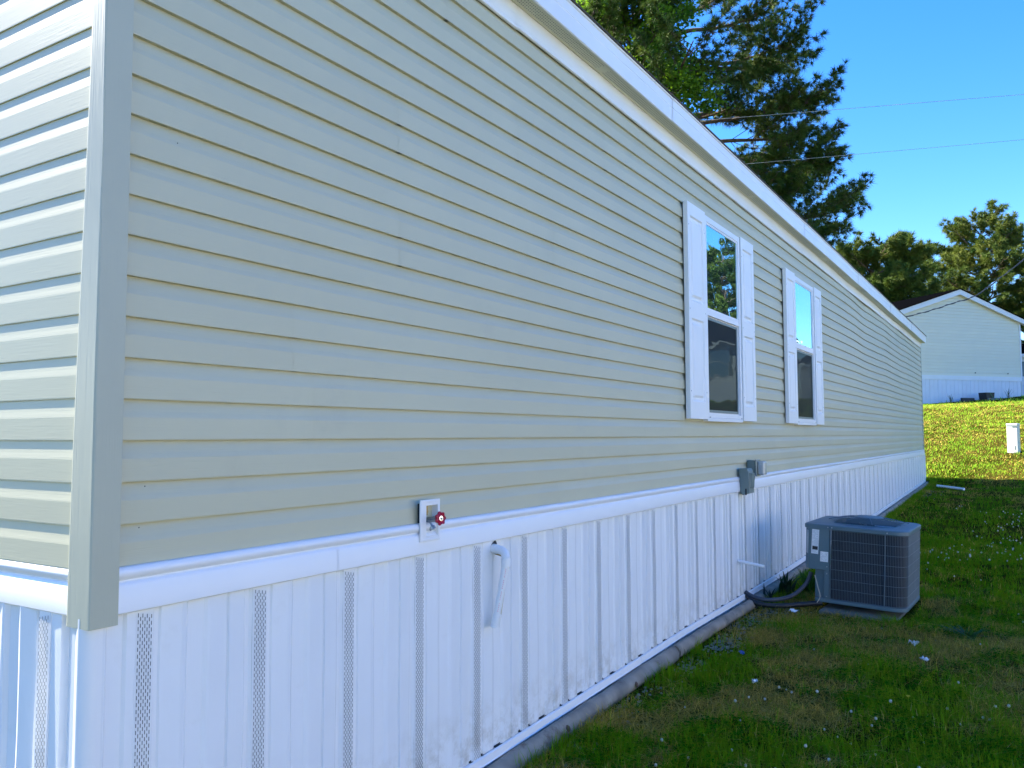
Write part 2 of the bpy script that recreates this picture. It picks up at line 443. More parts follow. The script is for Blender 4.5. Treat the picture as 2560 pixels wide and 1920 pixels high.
# corner post: an L of vinyl, its end face flaring a little towards the bottom
mb = MB()
zs_ = [-0.147 + 2.64 * i / 22 for i in range(23)]
rings = []
for z in zs_:
    t = (z + 0.147) / 2.64
    wl_ = 0.076 - 0.042 * sm(0, 0.75, t)
    bx = 0.0015 * math.sin(z * 4.2)
    rings.append([(0.001, 0.0835, z), (0.0280, 0.0830, z), (0.0280 + bx, 0.0080, z), (0.0262 + bx, 0.0045, z), (0.0225, 0.0030 - bx, z), (-wl_ + 0.004, 0.0030, z), (-wl_, 0.0035, z), (-wl_, 0.028, z)])
P = 8
mb.add([v for rg in rings for v in rg], [(i * P + j, i * P + j + 1, (i + 1) * P + j + 1, (i + 1) * P + j) for i in range(22) for j in range(P - 1)])
mb.build('corner_post', M_POST, home)
mb = MB(); mb.box((-0.03, HL - 0.002, -0.125), (0.014, HL + 0.03, 2.48)); mb.build('corner_post', M_POST, home, bevel=0.003)
mb = MB(); mb.box((-HW - 0.015, 0.0, -0.125), (-HW + 0.05, 0.05, 2.48)); mb.build('corner_post', M_POST, home, bevel=0.003)
mb = MB(); mb.box((-HW - 0.015, HL - 0.03, -0.125), (-HW + 0.05, HL + 0.03, 2.48)); mb.build('corner_post', M_POST, home, bevel=0.003)

# white trim band between siding and skirting
BAND = [(0.000, 0.001), (0.010, 0.002), (0.018, -0.002), (0.023, -0.010), (0.023, -0.020), (0.018, -0.030), (0.0135, -0.033), (0.0135, -0.038),
        (0.019, -0.042), (0.022, -0.050), (0.025, -0.112), (0.025, -0.119), (0.021, -0.123), (0.008, -0.123)]
def strip(prof, ta, tb, tw, k, name, m_, parent, wav=0.0, lift=0.0):
    vs = []; fs = []; P = len(prof)
    for i in range(k + 1):
        t = ta + (tb - ta) * i / k
        for (o_, z_) in prof: vs.append(tw(t, o_ + (lift * (1 - i / k)), z_ + wav * math.sin(t * 1.7)))
    for i in range(k):
        for j in range(P - 1): fs.append((i * P + j, (i + 1) * P + j, (i + 1) * P + j + 1, i * P + j + 1))
    mb = MB(); mb.add(vs, fs)
    return mb.build(name, m_, parent, smooth=True, angle=35)
W_L0 = lambda t, o, z: (o, t, z)
W_E0 = lambda t, o, z: (-t, 0.034 - o, z)
js = [0.078, 0.93, 4.55, 8.2, 11.85, 15.5, HL]
for i, (a, b) in enumerate(zip(js[:-1], js[1:])):
    strip(BAND, a - (0.015 if i else 0), b, W_L0, 10, 'skirt_trim', M_TRIM, home, wav=0.0012, lift=0.0018)
strip(BAND, 0.07, HW, W_E0, 10, 'skirt_trim', M_TRIM, home)

# vertical vinyl skirting panels, 16 inches each, with slotted vent strips
PROF = [(0.000, 0.010), (0.0005, 0.0130), (0.0555, 0.0130), (0.058, 0.011), (0.062, 0.002), (0.078, 0.003), (0.083, 0.0085), (0.092, 0.0095), (0.148, 0.0135),
        (0.164, 0.0105), (0.174, 0.0030), (0.226, 0.0065), (0.236, 0.0125), (0.245, 0.0135), (0.309, 0.0090), (0.3125, 0.0060), (0.316, 0.0130),
        (0.374, 0.0095), (0.382, 0.0035), (0.398, 0.0025), (0.4064, 0.010)]
def skirt_mesh(name, z0, z1, depth=1.0, m_=None):
    mb = MB(); vs = []; P = len(PROF)
    nz = 6
    for i in range(nz + 1):
        z = z0 + (z1 - z0) * i / nz
        for (y_, o_) in PROF:
            bow = 0.0016 * math.sin(i * 1.9 + y_ * 17)
            vs.append((o_ * depth + bow, y_, z))
    mb.add(vs, [(i * P + j, i * P + j + 1, (i + 1) * P + j + 1, (i + 1) * P + j) for i in range(nz) for j in range(P - 1)])
    return mb.mesh(name, m_ or M_WHITE)
SK0 = -0.118
me_skirt = skirt_mesh('skirting_panel', -1.22, SK0)
me_skirt_e = skirt_mesh('skirting_panel', -1.22, SK0, 1.9)
def slots_mesh(off):
    mb = MB()
    for c in range(7):
        y_ = 0.0075 + c * 0.0068
        ph = (c * 0.5 % 1) * 0.0185 + 0.0015 * c
        z = -0.13 - ph
        while z > -1.10:
            mb.add([(off, y_ - 0.00105, z), (off, y_ + 0.00105, z), (off, y_ + 0.00105, z - 0.0108), (off, y_ - 0.00105, z - 0.0108)], [(0, 1, 2, 3)])
            z -= 0.0185
    return mb.mesh('vent_slots', M_SLOT)
me_slots = slots_mesh(0.0150); me_slots_e = slots_mesh(0.0275)
k = 0; y_ = 0.144 - 0.4064
while y_ < HL - 0.05:
    if y_ < 0: mb = None
    if y_ < 0:   # the first panel is cut at the corner
        q = [(0.0125, 0.040), (0.0128, 0.058), (0.0120, 0.060), (0.0040, 0.066), (0.0040, 0.112), (0.0120, 0.120), (0.0125, 0.136), (0.0122, 0.1465)]
        mb = MB(); n = len(q); mb.add([(a, b, -1.22) for a, b in q] + [(a, b, SK0) for a, b in q], [(i, i + 1, n + i + 1, n + i) for i in range(n - 1)])
        mb.build('skirting_panel', M_WHITE, home)
    else:
        o = link('skirting_panel', me_skirt, home, (0, y_, 0))
        s_ = link('vent_slots', me_slots, o, (0, 0, 0)); tag(s_, kind='stuff')
    y_ += 0.4064; k += 1
x_ = -0.165
while x_ > -HW + 0.3:
    o = link('skirting_panel', me_skirt_e, home, (x_, 0.036, 0), (0, 0, -PI / 2)); o.scale = (1, -1, 1)
    s_ = link('vent_slots', me_slots_e, o); tag(s_, kind='stuff')
    x_ -= 0.4064
# narrow return panel between the corner and the first vent strip on the end wall
mb = MB()
mb.add([(-0.168, 0.015, -1.22), (-0.150, 0.014, -1.22), (-0.115, 0.013, -1.22), (-0.112, 0.034, -1.22), (-0.07, 0.034, -1.22), (-0.066, 0.014, -1.22), (-0.03, 0.014, -1.22)] +
       [(-0.168, 0.015, SK0), (-0.150, 0.014, SK0), (-0.115, 0.013, SK0), (-0.112, 0.034, SK0), (-0.07, 0.034, SK0), (-0.066, 0.014, SK0), (-0.03, 0.014, SK0)],
       [(i, i + 1, i + 8, i + 7) for i in range(6)])
mb.build('skirting_panel', M_WHITE, home)
# rear and far skirting, unseen
mb = MB(); mb.box((-HW, 0.06, -1.3), (-HW + 0.02, HL, -0.02)); mb.box((-HW + 0.02, HL - 0.02, -1.3), (-0.001, HL, -0.02))
mb.build('skirting_backing', M_WHITE, home)
# white rounded skirting corner under the post
mb = MB()
pr = [(-0.075, 0.038), (-0.073, 0.030), (-0.060, 0.029), (-0.0555, 0.034)]
for i in range(13):
    a = -PI * 0.98 + i * (PI * 0.98) / 12
    pr.append((-0.020 + 0.0350 * math.cos(a), 0.038 + 0.0350 * math.sin(a)))
pr += [(0.0150, 0.040), (0.0150, 0.050), (0.0128, 0.051)]
n = len(pr)
mb.add([(x, y, -1.22) for x, y in pr] + [(x, y, -0.122) for x, y in pr], [(i, i + 1, n + i + 1, n + i) for i in range(n - 1)])
mb.build('skirting_corner', M_TRIM, home, smooth=True, angle=35)

# bottom rail of the skirting, following the ground
RY = [0.0, 1.73, 3.2, 3.57, 4.45, 5.1, 5.9, 6.8, 7.8, 13.1, 20.1, 21]
RZ = [-1.085, -1.056, -1.020, -1.012, -0.992, -0.990, -0.985, -0.972, -0.951, -0.869, -0.702, -0.69]
def rz(y): return float(np.interp(y, RY, RZ))
cuts = [0.0, 3.57, 7.2, 10.85, 14.5, 18.2, HL]
for a, b in zip(cuts[:-1], cuts[1:]):
    mb = MB(); vs = []; prof = [(0.0145, 0.004), (0.0190, 0.004), (0.0255, 0.0), (0.0265, -0.030), (0.030, -0.036), (0.002, -0.036)]
    kk = 14; P = len(prof)
    for i in range(kk + 1):
        t = a + 0.004 + (b - a - 0.006) * i / kk
        for (o_, z_) in prof: vs.append((o_, t, rz(t) + z_))
    mb.add(vs, [(i * P + j, (i + 1) * P + j, (i + 1) * P + j + 1, i * P + j + 1) for i in range(kk) for j in range(P - 1)])
    mb.build('bottom_rail', M_TRIM, home)
# dark gaps where the hollows of each panel stand in the rail
mb = MB()
for k in range(49):
    for (a, b) in ((0.061, 0.081), (0.170, 0.232), (0.310, 0.315), (0.379, 0.402)):
        ya = 0.144 + k * 0.4064 + a; yb = ya + (b - a)
        mb.add([(0.0055, ya, rz(ya) + 0.0035), (0.0165, ya, rz(ya) + 0.0045), (0.0165, yb, rz(yb) + 0.0045), (0.0055, yb, rz(yb) + 0.0035),
                (0.0060, ya, rz(ya) + 0.010), (0.0060, yb, rz(yb) + 0.010)], [(0, 1, 2, 3), (0, 4, 5, 3)])
o = mb.build('rail_gap', M_SLOT, home); tag(o, kind='stuff')
mb = MB(); mb.box((-HW, -0.012, -1.12), (-0.02, 0.014, -1.085)); mb.build('bottom_rail', M_TRIM, home)

# frieze, soffit, fascia, drip edge
SOF = 2.482
def eave_strip(prof, ta, tb, name, m_, wavamp=0.0, lift=0.0, ph=0.0):
    kk = max(2, int((tb - ta) / 0.35)); P = len(prof); vs = []
    for i in range(kk + 1):
        t = ta + (tb - ta) * i / kk
        a = sm(7, 12, t) * wavamp
        for (o_, z_) in prof:
            vs.append((o_ + lift * (1 - i / kk), t, z_ + a * math.sin(t * 1.55 + ph) + a * 0.5 * math.sin(t * 3.9 + ph)))
    mb = MB(); mb.add(vs, [(i * P + j, (i + 1) * P + j, (i + 1) * P + j + 1, i * P + j + 1) for i in range(kk) for j in range(P - 1)])
    return mb.build(name, m_, home)
js = [0.0, 2.16, 5.80, 8.25, 11.1, 14.0, 17.1, HL]
for i, (a, b) in enumerate(zip(js[:-1], js[1:])):
    up = 0.004 if i % 2 else 0.0
    eave_strip([(-0.001, 2.372 + up), (0.010, 2.368 + up), (0.0165, 2.372 + up), (0.0175, 2.384 + up), (0.012, 2.392 + up), (0.016, 2.440), (0.022, 2.474), (0.022, SOF - 0.002)],
               a - 0.012, b, 'frieze_board', M_FASCIA, 0.006, 0.002, 0.4)
SO = 0.112
js = [-0.02, 3.05, 6.1, 9.3, 12.4, 15.6, HL + 0.02]
for i, (a, b) in enumerate(zip(js[:-1], js[1:])):
    o = eave_strip([(0.0, SOF - 0.0005 - 0.001 * (i % 2)), (0.030, SOF - 0.001 * (i % 2)), (0.034, SOF + 0.002), (SO + 0.001, SOF + 0.002)], a, b, 'soffit_panel', M_SOFFIT, 0.003)
    if i < 5:
        mb = MB(); q = 0; t = a + 0.02
        while t < min(b, a + 3.0) and t < 12:
            for c in range(4):
                xx = 0.046 + 0.015 * c + 0.0075 * (q % 2) * 0
                tt = t + 0.0085 * (c % 2)
                s = 0.0027
                mb.add([(xx - s, tt - s, SOF + 0.0005), (xx + s, tt - s, SOF + 0.0005), (xx + s, tt + s, SOF + 0.0005), (xx - s, tt + s, SOF + 0.0005)], [(0, 1, 2, 3)])
            t += 0.017; q += 1
        h = mb.build('perforations', M_SLOT, o); tag(h, kind='stuff')
js = [-0.03, 4.0, 7.9, 11.2, 14.4, 17.5, HL + 0.03]
for i, (a, b) in enumerate(zip(js[:-1], js[1:])):
    eave_strip([(SO - 0.004, SOF + 0.000), (SO + 0.004, SOF - 0.004), (SO + 0.010, SOF), (SO + 0.012, SOF + 0.082), (SO + 0.0105, SOF + 0.086), (SO + 0.0125, SOF + 0.090),
                (SO + 0.014, SOF + 0.142), (SO + 0.020, SOF + 0.146), (SO + 0.021, SOF + 0.156)], a - 0.012, b, 'fascia_board', M_FASCIA, 0.003, 0.003)
eave_strip([(SO + 0.0, SOF + 0.156), (SO + 0.030, SOF + 0.156), (SO + 0.031, SOF + 0.165), (SO + 0.02, SOF + 0.169)], -0.04, HL + 0.04, 'shingle_edge', M_DRIP, 0.002)
# roof planes with overlapping shingle courses
EZ = SOF + 0.160; RIDGE = EZ + 0.30 * (HW / 2 + SO)
mb = MB(); nco = 17; half = HW / 2 + SO + 0.012
for side in (0, 1):
    for c in range(nco):
        a = c / nco; b = (c + 1.06) / nco
        xa = (SO + 0.012 - half * a) if side == 0 else (-HW - SO - 0.012 + half * a)
        xb = (SO + 0.012 - half * min(b, 1)) if side == 0 else (-HW - SO - 0.012 + half * min(b, 1))
        za = EZ + (RIDGE - EZ) * a; zb = EZ + (RIDGE - EZ) * min(b, 1)
        mb.add([(xa, -0.06, za + 0.008), (xa, HL + 0.04, za + 0.008), (xb, HL + 0.04, zb), (xb, -0.06, zb), (xa, -0.06, za), (xa, HL + 0.04, za)], [(0, 1, 2, 3), (0, 4, 5, 1)])
mb.build('roof', M_SHINGLE, home)
# gable triangles, rake boards at both ends
mb = MB()
for yy in (0.012, HL + 0.005):
    mb.add([(0.0, yy, 2.36), (-HW, yy, 2.36), (-HW, yy, EZ - 0.02), (-HW / 2, yy, RIDGE - 0.03), (0.0, yy, EZ - 0.02)], [(0, 1, 2, 3, 4)])
mb.build('gable', M_SIDE, home)
for yy in (-0.055, HL + 0.012):
    for s_ in (0, 1):
        mb = MB(); xe = SO + 0.014 if s_ == 0 else -HW - SO - 0.014; xr = -HW / 2
        vs = []
        for (x, z) in ((xe, EZ - 0.002), (xr, RIDGE - 0.002), (xr, RIDGE - 0.142), (xe, EZ - 0.142)): vs += [(x, yy, z), (x, yy + 0.022, z)]
        mb.add(vs, [(0, 2, 4, 6), (1, 7, 5, 3), (0, 1, 3, 2), (2, 3, 5, 4), (4, 5, 7, 6), (6, 7, 1, 0)])
        mb.build('rake_board', M_FASCIA, home)

# windows: frame, sashes, panes
def window(y0, y1):
    z0, z1 = 0.485, 2.050
    zm = 1.305
    mb = MB(); fw = 0.045; X0, X1 = 0.0, 0.037
    mb.box((X0, y0, z0), (X1, y0 + fw, z1)); mb.box((X0, y1 - fw, z0), (X1, y1, z1))
    mb.box((X0, y0 + fw, z1 - fw), (X1 - 0.001, y1 - fw, z1)); mb.box((X0, y0 + fw, z0), (X1 - 0.001, y1 - fw, z0 + 0.030))
    w = mb.build('window', M_TRIM, home, bevel=0.002)
    mb = MB(); mb.box((0.014, y0 + fw, zm - 0.030), (0.033, y1 - fw, zm + 0.028)); mb.box((0.014, y0 + fw, z1 - fw - 0.018), (0.030, y1 - fw, z1 - fw))
    mb.box((0.014, y0 + fw, zm + 0.028), (0.030, y0 + fw + 0.015, z1 - fw - 0.018)); mb.box((0.014, y1 - fw - 0.015, zm + 0.028), (0.030, y1 - fw, z1 - fw - 0.018))
    mb.build('upper_sash', M_TRIM, w, bevel=0.0015)
    mb = MB(); mb.box((0.016, y0 + fw + 0.004, zm + 0.02), (0.0255, y1 - fw - 0.004, z1 - fw - 0.005)); mb.build('upper_pane', M_GLASS, w)
    # lower sash sits deeper, dark screen frame in front of it
    mb = MB(); sf = 0.020; a, b = y0 + fw + 0.004, y1 - fw - 0.022
    zl, zh = z0 + 0.042, zm - 0.040
    mb.box((0.0155, a, zl), (0.0225, a + sf, zh)); mb.box((0.0155, b - sf, zl), (0.0225, b, zh)); mb.box((0.0155, a + sf, zl), (0.022, b - sf, zl + sf)); mb.box((0.0155, a + sf, zh - sf), (0.022, b - sf, zh))
    mb.build('screen_frame', M_BOXGREY, w)
    mb = MB(); mb.box((0.0152, a + sf - 0.002, zl + sf - 0.002), (0.0178, b - sf + 0.002, zh - sf + 0.002)); mb.build('lower_pane', M_SCREEN, w)
    mb = MB(); mb.box((0.0135, y0 + fw, z0 + 0.02), (0.0148, y1 - fw, zm - 0.01)); mb.build('jamb', M_TRIM, w)
    mb = MB(); mb.box((0.0, y0 + 0.002, z0 - 0.028), (0.040, y1 - 0.002, z0 - 0.001)); mb.build('window_sill', M_TRIM, w, bevel=0.003)
    mb = MB()
    for yy in (y0 + 0.06, y1 - 0.03): mb.box((0.036, yy - 0.01, z0 + 0.002), (0.0385, yy + 0.01, z0 + 0.007))
    mb.build('weep_hole', M_SLOT, w)
    return w
window(4.865, 5.775)
window(7.745, 8.655)

# louvreless raised-panel shutters beside each window
def shutter_mesh(wd):
    mb = MB(); h0, h1 = 0.0, 1.588; T = 0.034
    pan = [(0.125, 0.735), (0.865, 1.495)]
    m_ = 0.055
    # side edges and back rim
    mb.add([(0, 0, h0), (0, wd, h0), (0, wd, h1), (0, 0, h1), (T, 0, h0), (T, wd, h0), (T, wd, h1), (T, 0, h1)], [(0, 4, 7, 3), (1, 2, 6, 5), (0, 1, 5, 4), (3, 7, 6, 2)])
    def q(a, b, c, d): mb.add([a, b, c, d], [(0, 1, 2, 3)])
    q((T, 0, h0), (T, m_, h0), (T, m_, h1), (T, 0, h1)); q((T, wd - m_, h0), (T, wd, h0), (T, wd, h1), (T, wd - m_, h1))
    zs = [h0, pan[0][0], pan[0][1], pan[1][0], pan[1][1], h1]
    for a, b in ((zs[0], zs[1]), (zs[2], zs[3]), (zs[4], zs[5])): q((T, m_, a), (T, wd - m_, a), (T, wd - m_, b), (T, m_, b))
    for (a, b) in pan:
        lv = [(0, T), (0.010, T - 0.012), (0.030, T - 0.012), (0.046, T - 0.001)]
        for (i0, x0), (i1, x1) in zip(lv[:-1], lv[1:]):
            o_ = [(x0, m_ + i0, a + i0), (x0, wd - m_ - i0, a + i0), (x0, wd - m_ - i0, b - i0), (x0, m_ + i0, b - i0)]
            n_ = [(x1, m_ + i1, a + i1), (x1, wd - m_ - i1, a + i1), (x1, wd - m_ - i1, b - i1), (x1, m_ + i1, b - i1)]
            mb.add(o_ + n_, [(j, (j + 1) % 4, 4 + (j + 1) % 4, 4 + j) for j in range(4)])
        i = lv[-1][0]; xx = lv[-1][1]
        q((xx, m_ + i, a + i), (xx, wd - m_ - i, a + i), (xx, wd - m_ - i, b - i), (xx, m_ + i, b - i))
    return mb.mesh('shutter', M_SHUT)
me_sh = shutter_mesh(0.385)
mbs = MB()
for zz in (0.20, 0.80, 1.42):
    for yy in (0.022, 0.385 - 0.022):
        mbs.lathe([(0.0, 0.0022), (0.003, 0.002), (0.0048, 0.0)], Matrix.Translation((0.034, yy, zz)) @ Matrix.Rotation(PI / 2, 4, 'Y'), 8)
me_screw = mbs.mesh('screws', M_CHROME)
for y_, lab in ((4.470, 'wide'), (5.785, ''), (7.350, ''), (8.665, '')):
    s_ = link('shutter', me_sh, home, (0.012, y_, 0.472)); link('shutter_screws', me_screw, s_)

# warning label on the lowest course
lab = MB(); lab.box((-0.0008, 1.838, 0.0155), (0.0006, 1.952, 0.0405)); lab = lab.build('warning_label', M_LABEL, home)
def text_obj(name, body, size, m_, parent, loc, rot):
    cu = bpy.data.curves.new(name, 'FONT'); cu.body = body; cu.size = size; cu.align_x = 'CENTER'; cu.align_y = 'CENTER'; cu.extrude = 0.0002
    tmp = bpy.data.objects.new(name, cu); COL.objects.link(tmp)
    dg = bpy.context.evaluated_depsgraph_get()
    me = bpy.data.meshes.new_from_object(tmp.evaluated_get(dg)); me.materials.clear(); me.materials.append(m_)
    bpy.data.objects.remove(tmp)
    return link(name, me, parent, loc, rot)
text_obj('warning_print', 'WARNING', 0.0095, M_REDINK, lab, (0.0010, 1.895, 0.0345), (PI / 2, 0, PI / 2))
mb = MB()
for r_, (a, b) in enumerate(((1.844, 1.946), (1.848, 1.940), (1.846, 1.935))):
    z = 0.0282 - r_ * 0.0045
    t = a
    while t < b:
        w_ = random.uniform(0.003, 0.009); mb.add([(0.0009, t, z), (0.0009, t + w_, z), (0.0009, t + w_, z - 0.0014), (0.0009, t, z - 0.0014)], [(0, 1, 2, 3)]); t += w_ + 0.0018
mb.build('fine_print', M_INK, lab)
# specks on the siding
mb = MB()
for (y_, z_) in ((0.17, 0.213), (0.25, 1.215), (0.21, 1.405), (0.155, 0.10)):
    mb.box((0.0, y_, z_), (0.0006, y_ + 0.003, z_ + 0.003))
mb.build('nail_speck', M_SLOT, home)

# recessed hose box (part of the wall) with the tap in it
fx = MB()
Y0, Y1, Z0, Z1 = 1.372, 1.502, -0.071, 0.095; H = (1.411, 1.488, -0.052, 0.072)
def ring_faces(mb, x0, x1, o_, i_):
    a = [(x0, o_[0], o_[2]), (x0, o_[1], o_[2]), (x0, o_[1], o_[3]), (x0, o_[0], o_[3])]
    b = [(x1, i_[0], i_[2]), (x1, i_[1], i_[2]), (x1, i_[1], i_[3]), (x1, i_[0], i_[3])]
    mb.add(a + b, [(j, (j + 1) % 4, 4 + (j + 1) % 4, 4 + j) for j in range(4)])
O = (Y0, Y1, Z0, Z1)
def ins(o_, d): return (o_[0] + d, o_[1] - d, o_[2] + d, o_[3] - d)
fb = thing('hose_bibb_box', 'white recessed wall box holding the outdoor tap, set across the trim band', 'tap box', (0, 0, 0))
ring_faces(fx, 0.0262, 0.0262, H, O); ring_faces(fx, 0.0262, 0.0305, O, O); ring_faces(fx, 0.0305, 0.0320, O, ins(O, 0.002)); ring_faces(fx, 0.0320, 0.0320, ins(O, 0.002), ins(O, 0.010))
ring_faces(fx, 0.0320, 0.0305, ins(O, 0.010), ins(O, 0.012)); ring_faces(fx, 0.0305, 0.0305, ins(O, 0.012), H); ring_faces(fx, 0.0305, -0.045, H, ins(H, 0.004))
fx.build('face_plate', M_TRIM, fb)
mb = MB(); mb.box((0.001, 1.392, -0.058), (0.0255, 1.405, 0.080)); mb.box((0.001, 1.494, -0.058), (0.0255, 1.498, 0.080)); mb.build('gap_shade', M_SLOT, fb)  # dark strips painted as the shadow gap behind the plate
mb = MB(); hh = ins(H, 0.004)
mb.add([(-0.045, hh[0], hh[2]), (-0.045, hh[1], hh[2]), (-0.045, hh[1], hh[3]), (-0.045, hh[0], hh[3])], [(0, 1, 2, 3)]); mb.build('back_plate', M_TRIM, fb)
tap = thing('outdoor_tap', 'metal hose tap with a red scalloped hand wheel in the white box', 'tap', (0, 0, 0))
mb = MB(); mb.tube([(-0.010, 1.446, 0.066), (-0.010, 1.446, 0.030)], 0.017, 12); mb.tube([(-0.010, 1.446, 0.048), (-0.010, 1.446, 0.040)], 0.019, 12)
mb.build('brass_nut', M_BRASS, tap, smooth=True, angle=40)
mb = MB(); mb.tube([(-0.044, 1.446, 0.012), (0.004, 1.448, 0.010), (0.030, 1.446, 0.014), (0.046, 1.445, 0.016)], [0.011, 0.012, 0.011, 0.011], 12)
mb.tube([(-0.010, 1.446, 0.031), (-0.010, 1.446, 0.008)], [0.010, 0.011], 12)
mb.tube([(-0.040, 1.446, 0.012), (-0.034, 1.446, 0.012)], 0.020, 12)
mb.tube([(0.006, 1.450, 0.008), (0.022, 1.455, -0.016)], [0.010, 0.009], 12); mb.tube([(0.022, 1.455, -0.016), (0.029, 1.4575, -0.027)], [0.014, 0.014], 14)
mb.build('tap_body', M_CHROME, tap, smooth=True, angle=40)
mb = MB(); mb.tube([(0.042, 1.445, 0.016), (0.058, 1.444, 0.018)], [0.013, 0.013], 10); mb.tube([(0.058, 1.444, 0.018), (0.076, 1.443, 0.020)], 0.006, 8)
mb.build('packing_nut', M_CHROME, tap, smooth=True, angle=40)
# scalloped wheel
ax = Vector((0.985, -0.17, 0.03)).normalized(); WM = Matrix.Translation((0.077, 1.4425, 0.021)) @ ax.to_track_quat('Z', 'Y').to_matrix().to_4x4()
mb = MB(); seg = 56; rg = []
for k in range(seg):
    t = 2 * PI * k / seg; R_ = 0.0265 + 0.0030 * math.cos(7 * t)
    rg.append([(R_ * math.cos(t) * s, R_ * math.sin(t) * s, z) for s, z in ((0.40, 0.0045), (0.62, 0.0015), (0.84, 0.006), (0.97, 0.0045), (1.0, 0.0), (0.93, -0.004), (0.6, -0.004), (0.40, -0.002))])
P = 8; mb.add([WM @ Vector(v) for q_ in rg for v in q_], [(i * P + j, ((i + 1) % seg) * P + j, ((i + 1) % seg) * P + (j + 1) % P, i * P + (j + 1) % P) for i in range(seg) for j in range(P)])
mb.build('hand_wheel', M_RED, tap, smooth=True, angle=50)
mb = MB(); mb.lathe([(0.0, 0.006), (0.0105, 0.0055), (0.0110, 0.002), (0.0110, -0.002)], WM, 16); mb.build('wheel_disc', M_STEEL, tap, smooth=True, angle=40)
mb = MB(); mb.lathe([(0.0, 0.0095), (0.0035, 0.009), (0.0045, 0.0058)], WM, 8); mb.build('wheel_screw', M_CHROME, tap, smooth=True)

# PVC drain: elbow and leaning pipe
dr = thing('drain_pipe', 'white plastic drain pipe with an elbow hanging against the skirting', 'pipe', (0, 0, 0))
mb = MB()
pts = [(0.010, 1.925, -0.158), (0.045, 1.918, -0.160), (0.072, 1.912, -0.163), (0.088, 1.908, -0.172), (0.096, 1.905, -0.188), (0.096, 1.903, -0.226)]
mb.tube(pts, [0.019, 0.019, 0.0195, 0.0195, 0.0195, 0.019], 16); mb.tube([(0.018, 1.9235, -0.1585), (0.040, 1.919, -0.160)], 0.0215, 16); mb.tube([(0.0965, 1.9035, -0.196), (0.096, 1.9025, -0.229)], 0.0215, 16)
mb.build('elbow', M_PVC, dr, smooth=True, angle=40)
mb = MB(); mb.tube([(0.096, 1.903, -0.222), (0.060, 1.881, -0.455)], 0.0165, 16); mb.build('pipe', M_PVC, dr, smooth=True, angle=40)
mb = MB(); mb.tube([(0.0625, 1.8825, -0.440), (0.0535, 1.877, -0.497)], 0.0205, 16); mb.build('coupling', M_PVC, dr, smooth=True, angle=40)
# faint pink print along the pipe
mb = MB(); A = Vector((0.096, 1.903, -0.236)); B = Vector((0.0625, 1.8825, -0.436)); d = (B - A).normalized()
side = Vector((0.62, -0.78, 0)).normalized(); up = side.cross(d).normalized()
for i in range(24):
    if i % 6 == 5: continue
    c = A + (B - A) * ((i + 0.5) / 24) + side * 0.0169
    w_ = random.uniform(0.0012, 0.0022)
    mb.add([c - d * 0.0026 - up * w_, c + d * 0.0022 - up * w_ * 0.6, c + d * 0.0022 + up * w_, c - d * 0.0020 + up * w_ * 0.7], [(0, 1, 2, 3)])
mb.build('pipe_print', M_PINK, dr)
tp = thing('condensate_tube', 'thin yellowed plastic tube hanging behind the white drain pipe', 'tube', (0, 0, 0))
mb = MB(); mb.tube([(0.012, 1.952, -0.182), (0.060, 1.945, -0.190), (0.072, 1.942, -0.205)], 0.008, 10); mb.build('stub', M_BRASS, tp, smooth=True, angle=40)
mb = MB(); mb.tube([(0.078, 1.944, -0.212), (0.076, 1.943, -0.245)], 0.0115, 10); mb.tube([(0.076, 1.943, -0.245), (0.048, 1.921, -0.480)], 0.0068, 10)
mb.build('tube', M_CPVC, tp, smooth=True, angle=40)
mb = MB(); hc = (0.0158, 1.934, -0.150)
mb.add([hc] + [(0.0158, hc[1] + 0.024 * math.cos(t) * random.uniform(0.8, 1.15), hc[2] + 0.026 * math.sin(t) * random.uniform(0.8, 1.15)) for t in [2 * PI * i / 12 for i in range(12)]],
       [(0, i + 1, (i + 1) % 12 + 1) for i in range(12)])
mb.build('pipe_hole', M_SLOT, home)
mb = MB(); mb.tube([(0.012, 5.640, -0.690), (0.225, 5.655, -0.722)], 0.0125, 14)
o = mb.build('straight_pipe', M_PVC, smooth=True, angle=40); tag(o, 'short straight white plastic pipe jutting from the skirting beside the air conditioner', 'pipe')

# disconnect box and covered outlet
db = thing('disconnect_box', 'grey green electrical disconnect box with a flared hood on the trim band', 'electrical box', (0, 0, 0))
Y0, Y1 = 5.690, 5.835
mb = MB()
side_poly = [(0.022, 0.072), (0.086, 0.072), (0.096, 0.050), (0.098, 0.020), (0.104, -0.135), (0.048, -0.150), (0.030, -0.135), (0.022, -0.02)]
n = len(side_poly); mb.add([(x, Y0, z) for x, z in side_poly] + [(x, Y1, z) for x, z in side_poly], [tuple(range(n)), tuple(range(2 * n - 1, n - 1, -1))] + [(i, n + i, n + (i + 1) % n, (i + 1) % n) for i in range(n)])
mb.build('enclosure', M_BOXGREY, db, bevel=0.003)
mb = MB(); mb.add([(0.0995, Y0 + 0.02, 0.034), (0.0995, Y1 - 0.02, 0.034), (0.122, Y1 - 0.03, 0.030), (0.122, Y0 + 0.03, 0.030), (0.106, Y0 + 0.02, -0.095), (0.106, Y1 - 0.02, -0.095), (0.114, Y1 - 0.03, -0.085), (0.114, Y0 + 0.03, -0.085)],
                   [(0, 1, 2, 3), (3, 2, 6, 7), (7, 6, 5, 4), (0, 3, 7, 4), (1, 5, 6, 2)])
mb.build('door_latch', M_BOXGREY, db)
mb = MB(); mb.box((0.070, Y0 - 0.002, -0.148), (0.082, Y0 + 0.001, -0.095)); mb.build('knockout', M_BLACK, db)
ob = thing('covered_outlet', 'grey outlet box with a smoky clear bubble cover above the trim band', 'outlet', (0, 0, 0))
